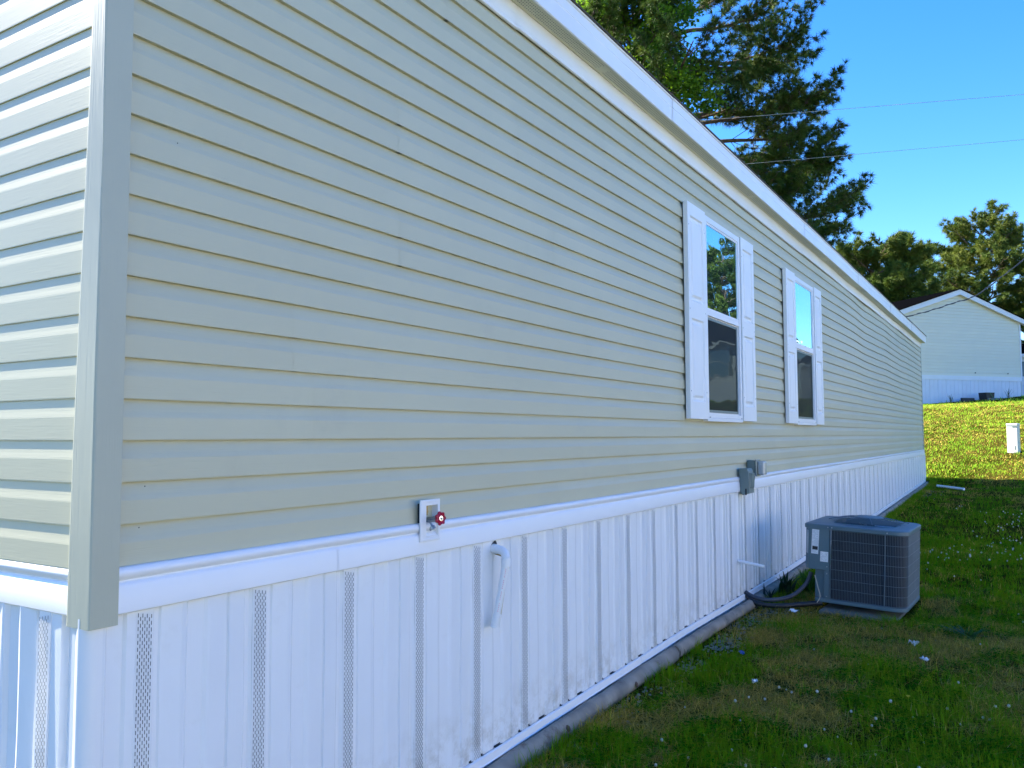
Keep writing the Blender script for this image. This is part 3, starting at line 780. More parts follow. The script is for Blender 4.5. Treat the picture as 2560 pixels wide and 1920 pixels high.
mb = MB(); mb.box((0.004, 5.985, 0.002), (0.075, 6.085, 0.132)); mb.build('back_box', M_BOXGREY, ob, bevel=0.004)
mb = MB(); mb.box((0.076, 5.975, -0.006), (0.092, 6.095, 0.140)); mb.build('gasket', M_CHROME, ob, bevel=0.005)
mb = MB(); mb.box((0.093, 5.983, 0.006), (0.150, 6.088, 0.126)); mb.build('bubble_cover', M_CLEAR, ob, bevel=0.014)
mb = MB(); mb.tube([(0.070, 5.96, 0.000), (0.068, 5.95, -0.03), (0.060, 5.92, -0.06), (0.040, 5.90, -0.075)], 0.011, 8); mb.build('conduit', M_BLACK, ob, smooth=True)

# ------------------------------------------------------------------ timbers along the skirting
log_words = ['first weathered log from the near corner, lying under the skirting rail', 'second weathered log under the rail, with a dark brown knot, left of the gravel',
             'third weathered log under the rail, ending beside the insulated lines', 'log under the rail directly behind the air conditioner',
             'log under the rail just beyond the air conditioner', 'log under the rail midway between air conditioner and far corner',
             'second last log under the rail before the far corner', 'last log under the rail, its end showing past the far corner']
ends = [-0.05, 1.62, 4.02, 5.80, 8.4, 11.0, 13.7, 16.8, HL + 0.25]
for i, w_ in enumerate(log_words):
    a, b = ends[i] + 0.01, ends[i + 1] - 0.01
    R0 = 0.047 + 0.004 * math.sin(i * 2.2)
    mb = MB(); seg = 18; nn = 26; vs = []
    for j in range(nn + 1):
        t = a + (b - a) * j / nn
        rr = R0 * (1 + 0.05 * math.sin(t * 2.9 + i)) * (0.93 if j in (0, nn) else 1)
        cx = 0.066 + 0.006 * math.sin(t * 1.1 + i); cz = rz(t) - 0.036 - R0 * 0.93
        for k in range(seg):
            q_ = 2 * PI * k / seg; r_ = rr * (1 + 0.05 * math.sin(3 * q_ + t * 4) + 0.035 * math.sin(7 * q_ + t * 9) + 0.04 * math.sin(t * 17 + 2 * q_))
            vs.append((cx + r_ * math.cos(q_), t, cz + r_ * math.sin(q_)))
    fs = [(p_ * seg + k, p_ * seg + (k + 1) % seg, (p_ + 1) * seg + (k + 1) % seg, (p_ + 1) * seg + k) for p_ in range(nn) for k in range(seg)]
    fs += [tuple(range(seg)), tuple(nn * seg + seg - 1 - k for k in range(seg))]
    mb.add(vs, fs)
    o = mb.build('landscape_log', M_LOG, smooth=True, angle=50); tag(o, w_, 'log', 'timbers laid along the foot of the skirting')
    for (ty, an) in ((0.35, 0.5), (0.7, 0.15)):
        t = a + (b - a) * ty; kb = MB()
        c = Vector((0.066 + math.cos(an) * R0, t, rz(t) - 0.036 - R0 * 0.93 + math.sin(an) * R0))
        KM = Matrix.Translation(c) @ Vector((math.cos(an), 0, math.sin(an))).to_track_quat('Z', 'Y').to_matrix().to_4x4()
        kb.lathe([(0.0, 0.003), (0.007, 0.0045), (0.012, 0.002), (0.018, -0.005)], KM, 10)
        kb.build('knot', M_KNOT, o, smooth=True)

# ------------------------------------------------------------------ AIR CONDITIONER
AC = thing('air_conditioner', 'grey green outdoor air conditioner unit with a round fan grille on top', 'air conditioner', (0.868, 6.345, -1.030), (0, math.radians(2.3), math.radians(-2.0)))
HXW, HD, AH = 0.385, 0.395, 0.632
def rrect(x0, y0, x1, y1, rads, seg=7):
    pts = []
    for (cx, cy, a0, r_) in ((x1, y0, -PI / 2, rads[1]), (x1, y1, 0, rads[2]), (x0, y1, PI / 2, rads[3]), (x0, y0, PI, rads[0])):
        sx = 1 if cx == x1 else -1; sy = 1 if cy == y1 else -1
        for i in range(seg + 1):
            a = a0 + i * (PI / 2) / seg
            pts.append((cx - sx * r_ + r_ * math.cos(a), cy - sy * r_ + r_ * math.sin(a)))
    return pts
foot = rrect(-0.31, -HD, HXW, HD, (0.02, 0.10, 0.10, 0.06))
mb = MB(); mb.prism(foot, 0.0, 0.030); mb.build('base_pan', M_AC, AC, bevel=0.004)
mb = MB(); inner = rrect(-0.192, -HD + 0.018, HXW - 0.018, HD - 0.018, (0.02, 0.085, 0.085, 0.05)); mb.prism(inner, 0.030, AH - 0.032); mb.build('coil', M_ACDARK, AC)
# guard: close vertical wires with seven horizontal ones, wrapping round the right corner
path = []
gr = rrect(-0.31, -HD + 0.004, HXW - 0.004, HD - 0.004, (0.02, 0.097, 0.097, 0.06), 10)
start = (-0.195, -HD + 0.004)
path = [Vector((start[0], start[1], 0))] + [Vector((x, y, 0)) for x, y in gr[:22]] + [Vector((-0.10, HD - 0.004, 0))]
seglen = [(path[i + 1] - path[i]).length for i in range(len(path) - 1)]; tot = sum(seglen)
def pt(s):
    for i, l in enumerate(seglen):
        if s <= l or i == len(seglen) - 1:
            return path[i].lerp(path[i + 1], min(1, s / l))
        s -= l
mb = MB(); s = 0.012
while s < tot - 0.01:
    p_ = pt(s); mb.tube([(p_.x, p_.y, 0.030), (p_.x, p_.y, AH - 0.034)], 0.0013, 4, cap=False); s += 0.0118
for zi in range(8):
    z = 0.036 + zi * (AH - 0.076) / 7
    mb.tube([(pt(tot * q_ / 60).x, pt(tot * q_ / 60).y, z) for q_ in range(61)], 0.0019, 4)
for s in (0.006, 0.42): 
    p_ = pt(s); mb.tube([(p_.x, p_.y - 0.002, 0.02), (p_.x, p_.y - 0.002, AH - 0.03)], 0.0032, 6)
g_ = mb.build('coil_guard', M_GUARD, AC); tag(g_, kind='stuff')
# top cap with a round opening
cap = rrect(-0.405, -HD - 0.004, HXW + 0.004, HD + 0.004, (0.045, 0.11, 0.11, 0.06), 8)
cx, cy, RO = 0.02, 0.03, 0.315
n = len(cap); mb = MB(); vs = [(x, y, AH - 0.034) for x, y in cap] + [(x, y, AH - 0.006) for x, y in cap] + [(cx + (x - cx) * 0.985, cy + (y - cy) * 0.985, AH) for x, y in cap]
ring = []
for x, y in cap:
    a = math.atan2(y - cy, x - cx); ring.append((cx + RO * math.cos(a), cy + RO * math.sin(a)))
vs += [(x, y, AH + 0.004) for x, y in ring] + [(cx + (x - cx) * 0.985, cy + (y - cy) * 0.985, AH + 0.008) for x, y in ring] + [(cx + (x - cx) * 0.96, cy + (y - cy) * 0.96, AH - 0.05) for x, y in ring]
mb.add(vs, [(l * n + i, l * n + (i + 1) % n, (l + 1) * n + (i + 1) % n, (l + 1) * n + i) for l in range(5) for i in range(n)])
mb.build('top_cover', M_AC, AC, smooth=True, angle=35)
mb = MB(); mb.lathe([(0.0, AH - 0.052), (0.31, AH - 0.052)], Matrix.Translation((cx, cy, 0)), 24); mb.build('fan_cavity', M_BLACK, AC)
fan = MB()
for k in range(4):
    a0 = k * PI / 2 + 0.3
    vs = []
    for rr, tw, ww in ((0.05, 0.02, 0.35), (0.16, 0.012, 0.45), (0.27, 0.006, 0.5)):
        for q_ in (-0.5, 0.5): vs.append((cx + rr * math.cos(a0 + q_ * ww), cy + rr * math.sin(a0 + q_ * ww), AH - 0.03 + q_ * tw * 1.6))
    fan.add(vs, [(0, 1, 3, 2), (2, 3, 5, 4)])
fan.build('fan_blade', M_CHROME, AC)
mb = MB()
def dome(rr): return AH + 0.016 + 0.040 * (1 - (rr / RO) ** 2)
rr = 0.115
while rr < RO:
    mb.tube([(cx + rr * math.cos(t), cy + rr * math.sin(t), dome(rr)) for t in [2 * PI * k / 48 for k in range(49)]], 0.0017, 4, cap=False); rr += 0.0155
for k in range(8):
    t = 2 * PI * k / 8 + 0.28; mb.tube([(cx + q_ * math.cos(t), cy + q_ * math.sin(t), dome(q_) + 0.002) for q_ in (0.10, 0.18, 0.25, 0.315)], 0.0028, 5)
mb.build('fan_grille', M_GUARD, AC)
mb = MB(); mb.lathe([(0.0, 0.0), (0.105, -0.001), (0.118, -0.006), (0.118, -0.014)], Matrix.Translation((cx, cy, dome(0.08) + 0.006)), 24); mb.build('fan_motor_cap', M_AC, AC, smooth=True, angle=40)
# electrical box upper left, service panel beneath, corner strip
mb = MB(); mb.prism([(-0.400, -0.33), (-0.36, -HD + 0.001), (-0.198, -HD + 0.001), (-0.198, -HD + 0.05), (-0.30, -0.02), (-0.400, -0.02)], 0.262, AH - 0.034); mb.build('control_box', M_AC, AC, bevel=0.003)
mb = MB(); mb.prism([(-0.318, -0.345), (-0.243, -0.362), (-0.238, -HD + 0.006), (-0.196, -HD + 0.003), (-0.196, -0.10), (-0.318, -0.05)], 0.030, 0.262); mb.build('service_panel', M_AC, AC, bevel=0.003)
mb = MB()
for x_, z_ in ((-0.215, 0.235), (-0.215, 0.292), (-0.215, 0.05), (-0.21, AH - 0.018), (-0.18, AH - 0.018), (0.24, AH - 0.02)):
    mb.lathe([(0.0, 0.0035), (0.004, 0.003), (0.0055, 0.0)], Matrix.Translation((x_, -HD - (0.004 if z_ > 0.6 else -0.002), z_)) @ Matrix.Rotation(PI / 2, 4, 'X'), 8)
mb.build('cabinet_screws', M_CHROME, AC)
def sticker(x0, x1, z0, z1, m_, rows_, seedv, black=None, tilt=0.0, yoff=-HD - 0.0008):
    e = MB(); TM = Matrix.Translation(((x0 + x1) / 2, yoff, (z0 + z1) / 2)) @ Matrix.Rotation(tilt[1] if isinstance(tilt, tuple) else 0, 4, 'Z') @ Matrix.Rotation(tilt[0] if isinstance(tilt, tuple) else tilt, 4, 'Y')
    w2, h2 = (x1 - x0) / 2, (z1 - z0) / 2
    e.box((-w2, -0.0006, -h2), (w2, 0.0006, h2), 0, TM)
    o = e.build('sticker', m_, AC)
    rnd = random.Random(seedv); p_ = MB(); z = h2 - 0.010
    for i in range(rows_):
        if black and black[0] < i < black[1]: z -= (2 * h2 - 0.014) / rows_; continue
        x = -w2 + 0.005
        while x < w2 - 0.008:
            ww = rnd.uniform(0.003, 0.010)
            if rnd.random() < 0.8: p_.box((x, -0.0011, z - 0.0018), (min(x + ww, w2 - 0.003), -0.0007, z), 0, TM)
            x += ww + 0.002
        z -= (2 * h2 - 0.014) / rows_
    p_.build('sticker_print', M_INK, o)
    if black:
        b_ = MB(); zz = h2 - 0.010 - (black[0] + 0.7) * (2 * h2 - 0.014) / rows_; zb = h2 - 0.010 - (black[1] - 0.2) * (2 * h2 - 0.014) / rows_
        b_.box((-w2 + 0.007, -0.0014, zb), (w2 - 0.005, -0.0008, zz), 0, TM); b_.build('black_bar', M_BLACK, o)
sticker(-0.338, -0.282, 0.388, 0.588, M_LABEL, 20, 3, black=(13, 17), tilt=0.03)
sticker(-0.268, -0.206, 0.330, 0.412, M_LABEL, 9, 5, tilt=0.02)
sticker(-0.3985, -0.3605, 0.385, 0.575, M_LABELG, 18, 8, tilt=(0.04, -0.95), yoff=-0.3655)

slab = MB(); slab.box((-0.28, -0.450, -0.06), (0.300, 0.40, -0.032)); o = slab.build('concrete_pad', M_CONC, loc=(0.90, 6.30, -1.043), rot=(0.01, math.radians(2.0), math.radians(-3)), bevel=0.008)
tag(o, 'thin weathered concrete pad under the air conditioner', 'pad')
mb = MB()
def bez(p, k=14):
    p = [Vector(q_) for q_ in p]; out = []
    for i in range(len(p) - 1):
        a = p[max(i - 1, 0)]; b = p[i]; c = p[i + 1]; d_ = p[min(i + 2, len(p) - 1)]
        for j in range(k):
            t = j / k
            out.append(0.5 * ((2 * b) + (c - a) * t + (2 * a - 5 * b + 4 * c - d_) * t * t + (3 * b - a - 3 * c + d_) * t ** 3))
    out.append(p[-1]); return out
mb.tube(bez([(0.015, 5.83, -0.975), (0.10, 5.80, -1.005), (0.22, 5.83, -1.020), (0.36, 5.95, -0.995), (0.46, 6.05, -0.90), (0.50, 6.08, -0.80)], 8), 0.017, 10)
o = mb.build('refrigerant_line', M_HOSE, smooth=True); tag(o, 'thick dark insulated line curving from the skirting up to the air conditioner', 'hose')
mb = MB(); mb.tube(bez([(0.02, 5.80, -0.985), (0.12, 5.76, -1.045), (0.30, 5.80, -1.055), (0.45, 5.90, -1.045), (0.60, 5.98, -1.03)], 8), 0.020, 10)
o = mb.build('black_conduit', M_BLACK, smooth=True); tag(o, 'black conduit lying on the ground below the insulated line', 'hose')
mb = MB(); mb.tube(bez([(0.56, 5.93, -0.80), (0.585, 5.925, -0.90), (0.60, 5.92, -0.97), (0.575, 5.915, -1.02)], 8), 0.0035, 6)
o = mb.build('thin_cable', M_WIRE, smooth=True); tag(o, 'thin pale cable hanging below the control box of the air conditioner', 'cable')

# ------------------------------------------------------------------ fast mesh from numpy
def tri_mesh(name, V, tris, tint, m_, parent=None):
    me = bpy.data.meshes.new(name)
    nV = len(V); nT = len(tris)
    me.vertices.add(nV); me.vertices.foreach_set('co', V.astype(np.float32).ravel())
    me.loops.add(nT * 3); me.loops.foreach_set('vertex_index', tris.astype(np.int32).ravel())
    me.polygons.add(nT); me.polygons.foreach_set('loop_start', (np.arange(nT) * 3).astype(np.int32))
    try: me.polygons.foreach_set('loop_total', np.full(nT, 3, np.int32))
    except Exception: pass
    me.materials.append(m_)
    a = me.attributes.new('tint', 'FLOAT_COLOR', 'POINT')
    c = np.ones((nV, 4), np.float32); c[:, :3] = tint; a.data.foreach_set('color', c.ravel())
    me.update(calc_edges=True)
    me.validate()
    return link(name, me, parent)

# ------------------------------------------------------------------ grass
def grass_patch_cols(x, y):
    dry = np.clip((vnoise(x, y, 1.9, 3, 9) * 0.55 + vnoise(x, y, 6.0, 1, 2) * 0.45 - 0.45) * 5.0, 0, 1)
    # worn dry area in front of and around the unit
    dry = np.maximum(dry, np.clip(1.25 - np.hypot((x - 1.15) / 0.95, (y - 5.1) / 0.75), 0, 1) * np.clip(0.35 + vnoise(x, y, 3.0, 5) * 1.0, 0, 1))
    dry = np.where((y > 7.5) & (y < 15), dry * 0.35, dry)
    dry = np.where(y > 21, np.clip(dry * 0.55 + 0.1, 0, 1), dry)
    dry = np.maximum(dry, np.clip(1.2 - np.hypot((x + 0.75) / 0.6, (y - 27.6) / 0.7), 0, 1) * 1.0)
    dry = np.maximum(dry, np.clip(1.2 - np.hypot((x - 1.9) / 1.1, (y - 22.6) / 0.45), 0, 1) * 0.9)
    return dry
parts = []
def blades(n, x0, x1, y0, y1, hmin, hmax, wd, seed, keep=None, lean=0.55, segs=2):
    g = np.random.default_rng(seed)
    x = g.uniform(x0, x1, n); y = g.uniform(y0, y1, n)
    # clumping
    cl = vnoise(x, y, 14.0, seed) * 0.65 + vnoise(x, y, 3.5, seed + 5) * 0.35
    ok = g.random(n) < np.clip(cl * 2.6 - 0.65, 0.10, 1)
    inside = (x > -HW - 0.05) & (x < 0.115) & (y > -0.02) & (y < HL + 0.02)
    ok &= ~inside
    ok &= ~((x > 0.56) & (x < 1.27) & (y > 5.86) & (y < 6.76))
    grav = ((x < 0.30) & (vnoise(x, y, 3.2, 31) > 0.55) & (y < 6)) | (np.hypot((x - 0.24) / 0.12, (y - 4.6) / 0.26) < 1)
    ok &= ~(grav & (g.random(n) < 0.85))
    bare = (np.hypot((x - 0.42) / 0.30, (y - 5.95) / 0.35) < 1) & (g.random(n) < 0.6)
    ok &= ~bare
    if keep is not None: ok &= keep(x, y)
    x = x[ok]; y = y[ok]; n = len(x)
    dry = grass_patch_cols(x, y)
    isdry = g.random(n) < dry * 0.92 + 0.05
    h = g.uniform(hmin, hmax, n) * (0.65 + 0.8 * vnoise(x, y, 3.1, seed + 2)); h = np.where(isdry, h * 0.8, h)
    az = g.uniform(0, 2 * np.pi, n); ln = np.abs(g.normal(0, lean, n)) + 0.12; ln = np.where(isdry, ln * 2.2, ln)
    dx = np.cos(az); dy = np.sin(az)
    w = wd * g.uniform(0.55, 1.6, n)
    px, py = -dy * w / 2, dx * w / 2
    z = gz(x, y) - 0.004
    def P_(t, ws):
        off = ln * h * t * t; zz = z + h * t / np.sqrt(1 + (ln * t) ** 2 * 0.9)
        return (np.stack([x + dx * off + px * ws, y + dy * off + py * ws, zz], -1), np.stack([x + dx * off - px * ws, y + dy * off - py * ws, zz], -1))
    gcol = np.stack([0.075 + 0.120 * g.random(n), 0.185 + 0.170 * g.random(n), 0.004 + 0.006 * g.random(n)], -1)
    yel = np.stack([0.21 + 0.07 * g.random(n), 0.33 + 0.07 * g.random(n), 0.010 + 0.015 * g.random(n)], -1)
    my = (np.clip(vnoise(x, y, 2.3, 13) * 1.8 - 0.40, 0, 1) * 0.9 + 0.60 * (y > 20.6))[:, None] * g.random(n)[:, None]  # extra yellow past the shadow edge, painted as sunlit
    gcol = gcol * (1 - my) + yel * my
    dcol = np.stack([0.62, 0.45, 0.09], -1)[None] * (0.35 + 0.85 * g.random(n))[:, None]
    c = np.where(isdry[:, None], dcol, gcol) * np.where(y > 20.6, 1.6, 1.0)[:, None] + np.where(y > 20.6, 0.02, 0.0)[:, None]  # beyond the house shadow, sunlight is put into the blade colour
    b0, b1 = P_(0, 1.0)
    if segs == 2:
        m0, m1 = P_(0.5, 0.8); tp_, _ = P_(1.0, 0.0)
        V = np.stack([b0, b1, m0, m1, tp_], 1); k = 5
        T = np.array([[0, 1, 3], [0, 3, 2], [2, 3, 4]])
    else:
        tp_, _ = P_(1.0, 0.0); V = np.stack([b0, b1, tp_], 1); k = 3; T = np.array([[0, 1, 2]])
    C = np.repeat(c[:, None, :], k, 1)
    tr = (np.arange(n) * k)[:, None, None] + T[None]
    return V.reshape(-1, 3), tr.reshape(-1, 3), C.reshape(-1, 3)
def cat(lst):
    V = []; T = []; C = []; o = 0
    for v, t, c in lst: V.append(v); T.append(t + o); C.append(c); o += len(v)
    return np.concatenate(V), np.concatenate(T), np.concatenate(C)
lst = [blades(210000, 0.0, 2.9, 1.2, 6.6, 0.022, 0.085, 0.0032, 1, lean=0.95),
       blades(95000, 0.0, 3.6, 6.6, 11.0, 0.030, 0.090, 0.0055, 2),
       blades(52000, 0.0, 4.5, 11.0, 20.6, 0.03, 0.085, 0.009, 3, segs=1),
       blades(90000, -4.0, 5.0, 20.3, 33.5, 0.03, 0.085, 0.014, 4, segs=1),
       blades(26000, -3.0, 2.9, -4.0, 1.2, 0.02, 0.06, 0.006, 5, segs=1),
       blades(34000, 2.9, 12, -4, 20.5, 0.03, 0.09, 0.012, 6, segs=1),
       blades(45000, -14, 16, 20.5, 48, 0.04, 0.12, 0.03, 7, segs=1, keep=lambda x, y: ~((x > -4) & (x < 5) & (y < 33.5)))]
lst.append(blades(22000, 0.15, 2.9, 1.3, 7.5, 0.05, 0.12, 0.0030, 15, lean=1.1))
lst.append(blades(26000, 0.10, 0.26, 1.0, 20.3, 0.03, 0.10, 0.0035, 9, lean=0.5))
V, T, C = cat(lst)
gr_o = tri_mesh('grass', V, T, C, M_GRASS); tag(gr_o, 'mown lawn of green and straw coloured grass', 'grass', kind='stuff')

# clover leaves, three leaflets each
def clover(n, x0, x1, y0, y1, s, seed, thr):
    g = np.random.default_rng(seed); x = g.uniform(x0, x1, n); y = g.uniform(y0, y1, n)
    ok = (vnoise(x, y, 1.35, 50) * 0.7 + vnoise(x, y, 5, 51) * 0.3 > thr) & (x > 0.2) & ~((x > 0.5) & (x < 1.3) & (y > 5.5) & (y < 6.9)) & (grass_patch_cols(x, y) < 0.7)
    x = x[ok]; y = y[ok]; n = len(x); z = gz(x, y) + g.uniform(0.012, 0.045, n)
    Vs = []; sz = s * g.uniform(0.7, 1.3, n); a0 = g.uniform(0, 6.28, n)
    for k in range(3):
        a = a0 + k * 2.094; ca, sa = np.cos(a), np.sin(a); tl = g.uniform(-0.35, 0.5, n)
        def q(u_, v_, w_): return np.stack([x + (ca * u_ - sa * v_) * sz, y + (sa * u_ + ca * v_) * sz, z + w_ * sz + u_ * sz * tl], -1)
        Vs += [q(0, 0, 0), q(0.7, -0.55, 0.1), q(1.15, 0, 0.0), q(0.7, 0.55, 0.1)]
    V = np.stack(Vs, 1); T = np.concatenate([np.array([[0, 1, 2], [0, 2, 3]]) + 4 * k for k in range(3)])
    c = np.stack([0.018 + 0.020 * g.random(n), 0.110 + 0.08 * g.random(n), 0.002 + 0.004 * g.random(n)], -1)
    return V.reshape(-1, 3), ((np.arange(n) * 12)[:, None, None] + T[None]).reshape(-1, 3), np.repeat(c[:, None], 12, 1).reshape(-1, 3)
V, T, C = cat([clover(24000, 0.2, 2.9, 1.5, 6.6, 0.011, 21, 0.54), clover(9000, 0.2, 4.0, 6.6, 15, 0.015, 22, 0.46)])
o = tri_mesh('clover_leaves', V, T, C, M_GRASS); tag(o, 'patches of dark green clover leaves in the lawn', 'clover', kind='stuff')

# fallen pine straw
g = np.random.default_rng(77); n = 26000
x = g.uniform(0.15, 2.6, n); y = g.uniform(1.6, 7.5, n)
ok = (grass_patch_cols(x, y) > 0.25) | (g.random(n) < 0.12); ok &= ~((x > 0.56) & (x < 1.27) & (y > 5.86) & (y < 6.76)); x = x[ok]; y = y[ok]; n = len(x)
a = g.uniform(0, 6.28, n); L_ = g.uniform(0.03, 0.13, n); z = gz(x, y) + g.uniform(0.010, 0.055, n); dz = g.normal(0, 0.015, n); w = 0.0014
dx, dy = np.cos(a), np.sin(a)
V = np.stack([np.stack([x - dy * w, y + dx * w, z], -1), np.stack([x + dy * w, y - dx * w, z], -1), np.stack([x + dx * L_, y + dy * L_, z + dz], -1)], 1).reshape(-1, 3)
c = np.stack([0.52, 0.42, 0.13], -1)[None] * g.uniform(0.3, 1.2, n)[:, None]
o = tri_mesh('dry_straw', V, np.arange(n * 3).reshape(-1, 3), np.repeat(c, 3, 0), M_GRASS); tag(o, 'loose dry straw scattered over the worn lawn', 'straw', kind='stuff')

# gravel beside the logs
g = np.random.default_rng(5)
ico = [(0, 0, 1), (0.894, 0, 0.447), (0.276, 0.851, 0.447), (-0.724, 0.526, 0.447), (-0.724, -0.526, 0.447), (0.276, -0.851, 0.447), (0.724, 0.526, -0.447), (-0.276, 0.851, -0.447), (-0.894, 0, -0.447), (-0.276, -0.851, -0.447), (0.724, -0.526, -0.447), (0, 0, -1)]
icf = [(0, 1, 2), (0, 2, 3), (0, 3, 4), (0, 4, 5), (0, 5, 1), (1, 6, 2), (2, 7, 3), (3, 8, 4), (4, 9, 5), (5, 10, 1), (6, 7, 2), (7, 8, 3), (8, 9, 4), (9, 10, 5), (10, 6, 1), (11, 7, 6), (11, 8, 7), (11, 9, 8), (11, 10, 9), (11, 6, 10)]
mb = MB(); cnt = 0
cl = [(0.24, 4.60, 0.07, 0.18, 190), (0.19, 3.9, 0.05, 0.22, 90), (0.18, 2.75, 0.05, 0.40, 150), (0.22, 5.35, 0.08, 0.25, 130), (0.33, 5.75, 0.12, 0.2, 90), (0.30, 17.4, 0.15, 0.6, 70), (0.20, 1.9, 0.07, 0.5, 160), (0.75, 5.55, 0.6, 0.15, 30)]
for (gx0, gy0, sx, sy, nn) in cl:
    for i in range(nn):
        x = gx0 + g.normal(0, sx); y = gy0 + g.normal(0, sy)
        if x < 0.12: x = 0.12 + abs(g.normal(0, 0.05))
        s = g.uniform(0.004, 0.013); zz = gzf(x, y) + s * 0.3
        mb.add([(x + v[0] * s * g.uniform(0.8, 1.3), y + v[1] * s * g.uniform(0.8, 1.3), zz + v[2] * s * g.uniform(0.5, 0.9)) for v in ico], icf)
o = mb.build('gravel', M_STONE); tag(o, 'loose pale gravel beside the logs', 'gravel', kind='stuff')

# clover flowers, each one a thing
mb = MB()
mb.lathe([(0.0, 0.060), (0.0055, 0.0585), (0.0085, 0.053), (0.0088, 0.048), (0.0065, 0.043), (0.002, 0.041), (0.0008, 0.040), (0.0009, 0.0)], Matrix.Identity(4), 9)
me_fl = mb.mesh('clover_flower', [M_CLOVERW, M_STEM], smooth=True)
for p_ in me_fl.polygons:
    if p_.center.z < 0.041: p_.material_index = 1
fl = [(0.70, 2.78), (0.68, 3.34), (0.90, 3.64), (0.84, 3.68), (0.82, 4.64), (0.87, 3.71), (1.06, 3.66), (0.72, 3.45), (0.46, 3.13), (1.24, 3.13), (0.87, 2.63), (1.12, 2.54), (0.98, 2.49), (0.70, 2.47),
      (0.55, 2.62), (0.62, 2.30), (1.55, 3.55), (1.32, 3.05), (1.45, 2.95), (1.62, 3.25), (1.75, 3.60), (1.15, 2.95), (1.28, 2.74), (0.80, 3.05), (1.9, 3.9), (1.7, 4.3), (1.2, 4.4)]
g = np.random.default_rng(9)
for (cxx, cyy, sx, sy, nn) in ((1.85, 10.6, 0.22, 0.9, 42), (1.95, 12.4, 0.2, 0.9, 26), (1.15, 9.3, 0.16, 0.5, 20), (1.6, 8.8, 0.35, 0.9, 18), (1.45, 14.2, 0.4, 1.0, 8), (1.6, 3.4, 0.4, 0.5, 12), (1.9, 5.2, 0.2, 0.8, 8)):
    for i in range(nn): fl.append((cxx + g.normal(0, sx), cyy + g.normal(0, sy)))
for i, (x, y) in enumerate(fl):
    if 0.5 < x < 1.3 and 5.5 < y < 7: continue
    if x < 0.2: continue
    big = 1.0 if y < 7 else 1.25
    o = link('clover_flower', me_fl, None, (x, y, gzf(x, y) - 0.004), (g.normal(0, 0.25), g.normal(0, 0.25), g.uniform(0, 6)))
    o.scale = (big * g.uniform(0.5, 0.95),) * 3
    tag(o, 'small round white clover flower standing in the lawn', 'clover flower', 'white clover flowers in the lawn')
mb = MB()
for k in range(14):
    t = 2 * PI * k / 14; mb.add([(0.002 * math.cos(t), 0.002 * math.sin(t), 0.045), (0.012 * math.cos(t - 0.2), 0.012 * math.sin(t - 0.2), 0.049), (0.012 * math.cos(t + 0.2), 0.012 * math.sin(t + 0.2), 0.049)], [(0, 1, 2)])
mb.lathe([(0.0, 0.050), (0.005, 0.049), (0.006, 0.044), (0.001, 0.040), (0.0012, 0.0)], Matrix.Identity(4), 8)
o = mb.build('dandelion', M_YELLOW, loc=(1.49, 3.82, gzf(1.49, 3.82))); tag(o, 'single yellow flower in the lawn in front of the air conditioner', 'flower')

# litter
def litter(name, m_, x, y, sx, sy, h, seed, label, cat_):
    rn = random.Random(seed); mb = MB(); pts = []
    nx, ny = 4, 3
    for i in range(nx + 1):
        for j in range(ny + 1):
            pts.append(((i / nx - 0.5) * sx + rn.uniform(-1, 1) * sx * 0.08, (j / ny - 0.5) * sy + rn.uniform(-1, 1) * sy * 0.08, rn.uniform(0.0, h)))
    mb.add(pts, [(i * (ny + 1) + j, (i + 1) * (ny + 1) + j, (i + 1) * (ny + 1) + j + 1, i * (ny + 1) + j + 1) for i in range(nx) for j in range(ny)])
    low = [(p_[0], p_[1], p_[2] - 0.003) for p_ in pts]; mb.add(low, [(i * (ny + 1) + j, i * (ny + 1) + j + 1, (i + 1) * (ny + 1) + j + 1, (i + 1) * (ny + 1) + j) for i in range(nx) for j in range(ny)])
    o = mb.build(name, m_, loc=(x, y, gzf(x, y) + 0.025), rot=(0, 0, rn.uniform(0, 3))); tag(o, label, cat_)
litter('blue_wrapper', M_BLUE, 0.43, 4.30, 0.045, 0.028, 0.015, 3, 'small crumpled blue wrapper in the grass by the gravel', 'wrapper')
litter('paper_scrap', M_PAPER, 0.44, 5.72, 0.08, 0.05, 0.03, 4, 'white paper scrap on the bare ground beside the concrete pad', 'litter')
litter('paper_scrap', M_PAPER, 1.38, 5.10, 0.09, 0.035, 0.04, 5, 'torn white paper scrap standing in dry grass right of the pad', 'litter')
litter('paper_scrap', M_PAPER, 0.68, 3.72, 0.030, 0.030, 0.03, 6, 'small pale blue white scrap in the clover, middle of the near lawn', 'litter')
litter('paper_scrap', M_PAPER, 1.48, 4.74, 0.045, 0.035, 0.02, 7, 'curled pale scrap on dry grass, rightmost of the litter', 'litter')
mb = MB(); mb.tube([(0.36, 19.05, gzf(0.36, 19.05) + 0.05), (0.90, 18.55, gzf(0.9, 18.55) + 0.05)], 0.028, 12)
o = mb.build('loose_pipe', M_PVC, smooth=True, angle=40); tag(o, 'white plastic pipe lying in the shaded lawn near the far corner', 'pipe')

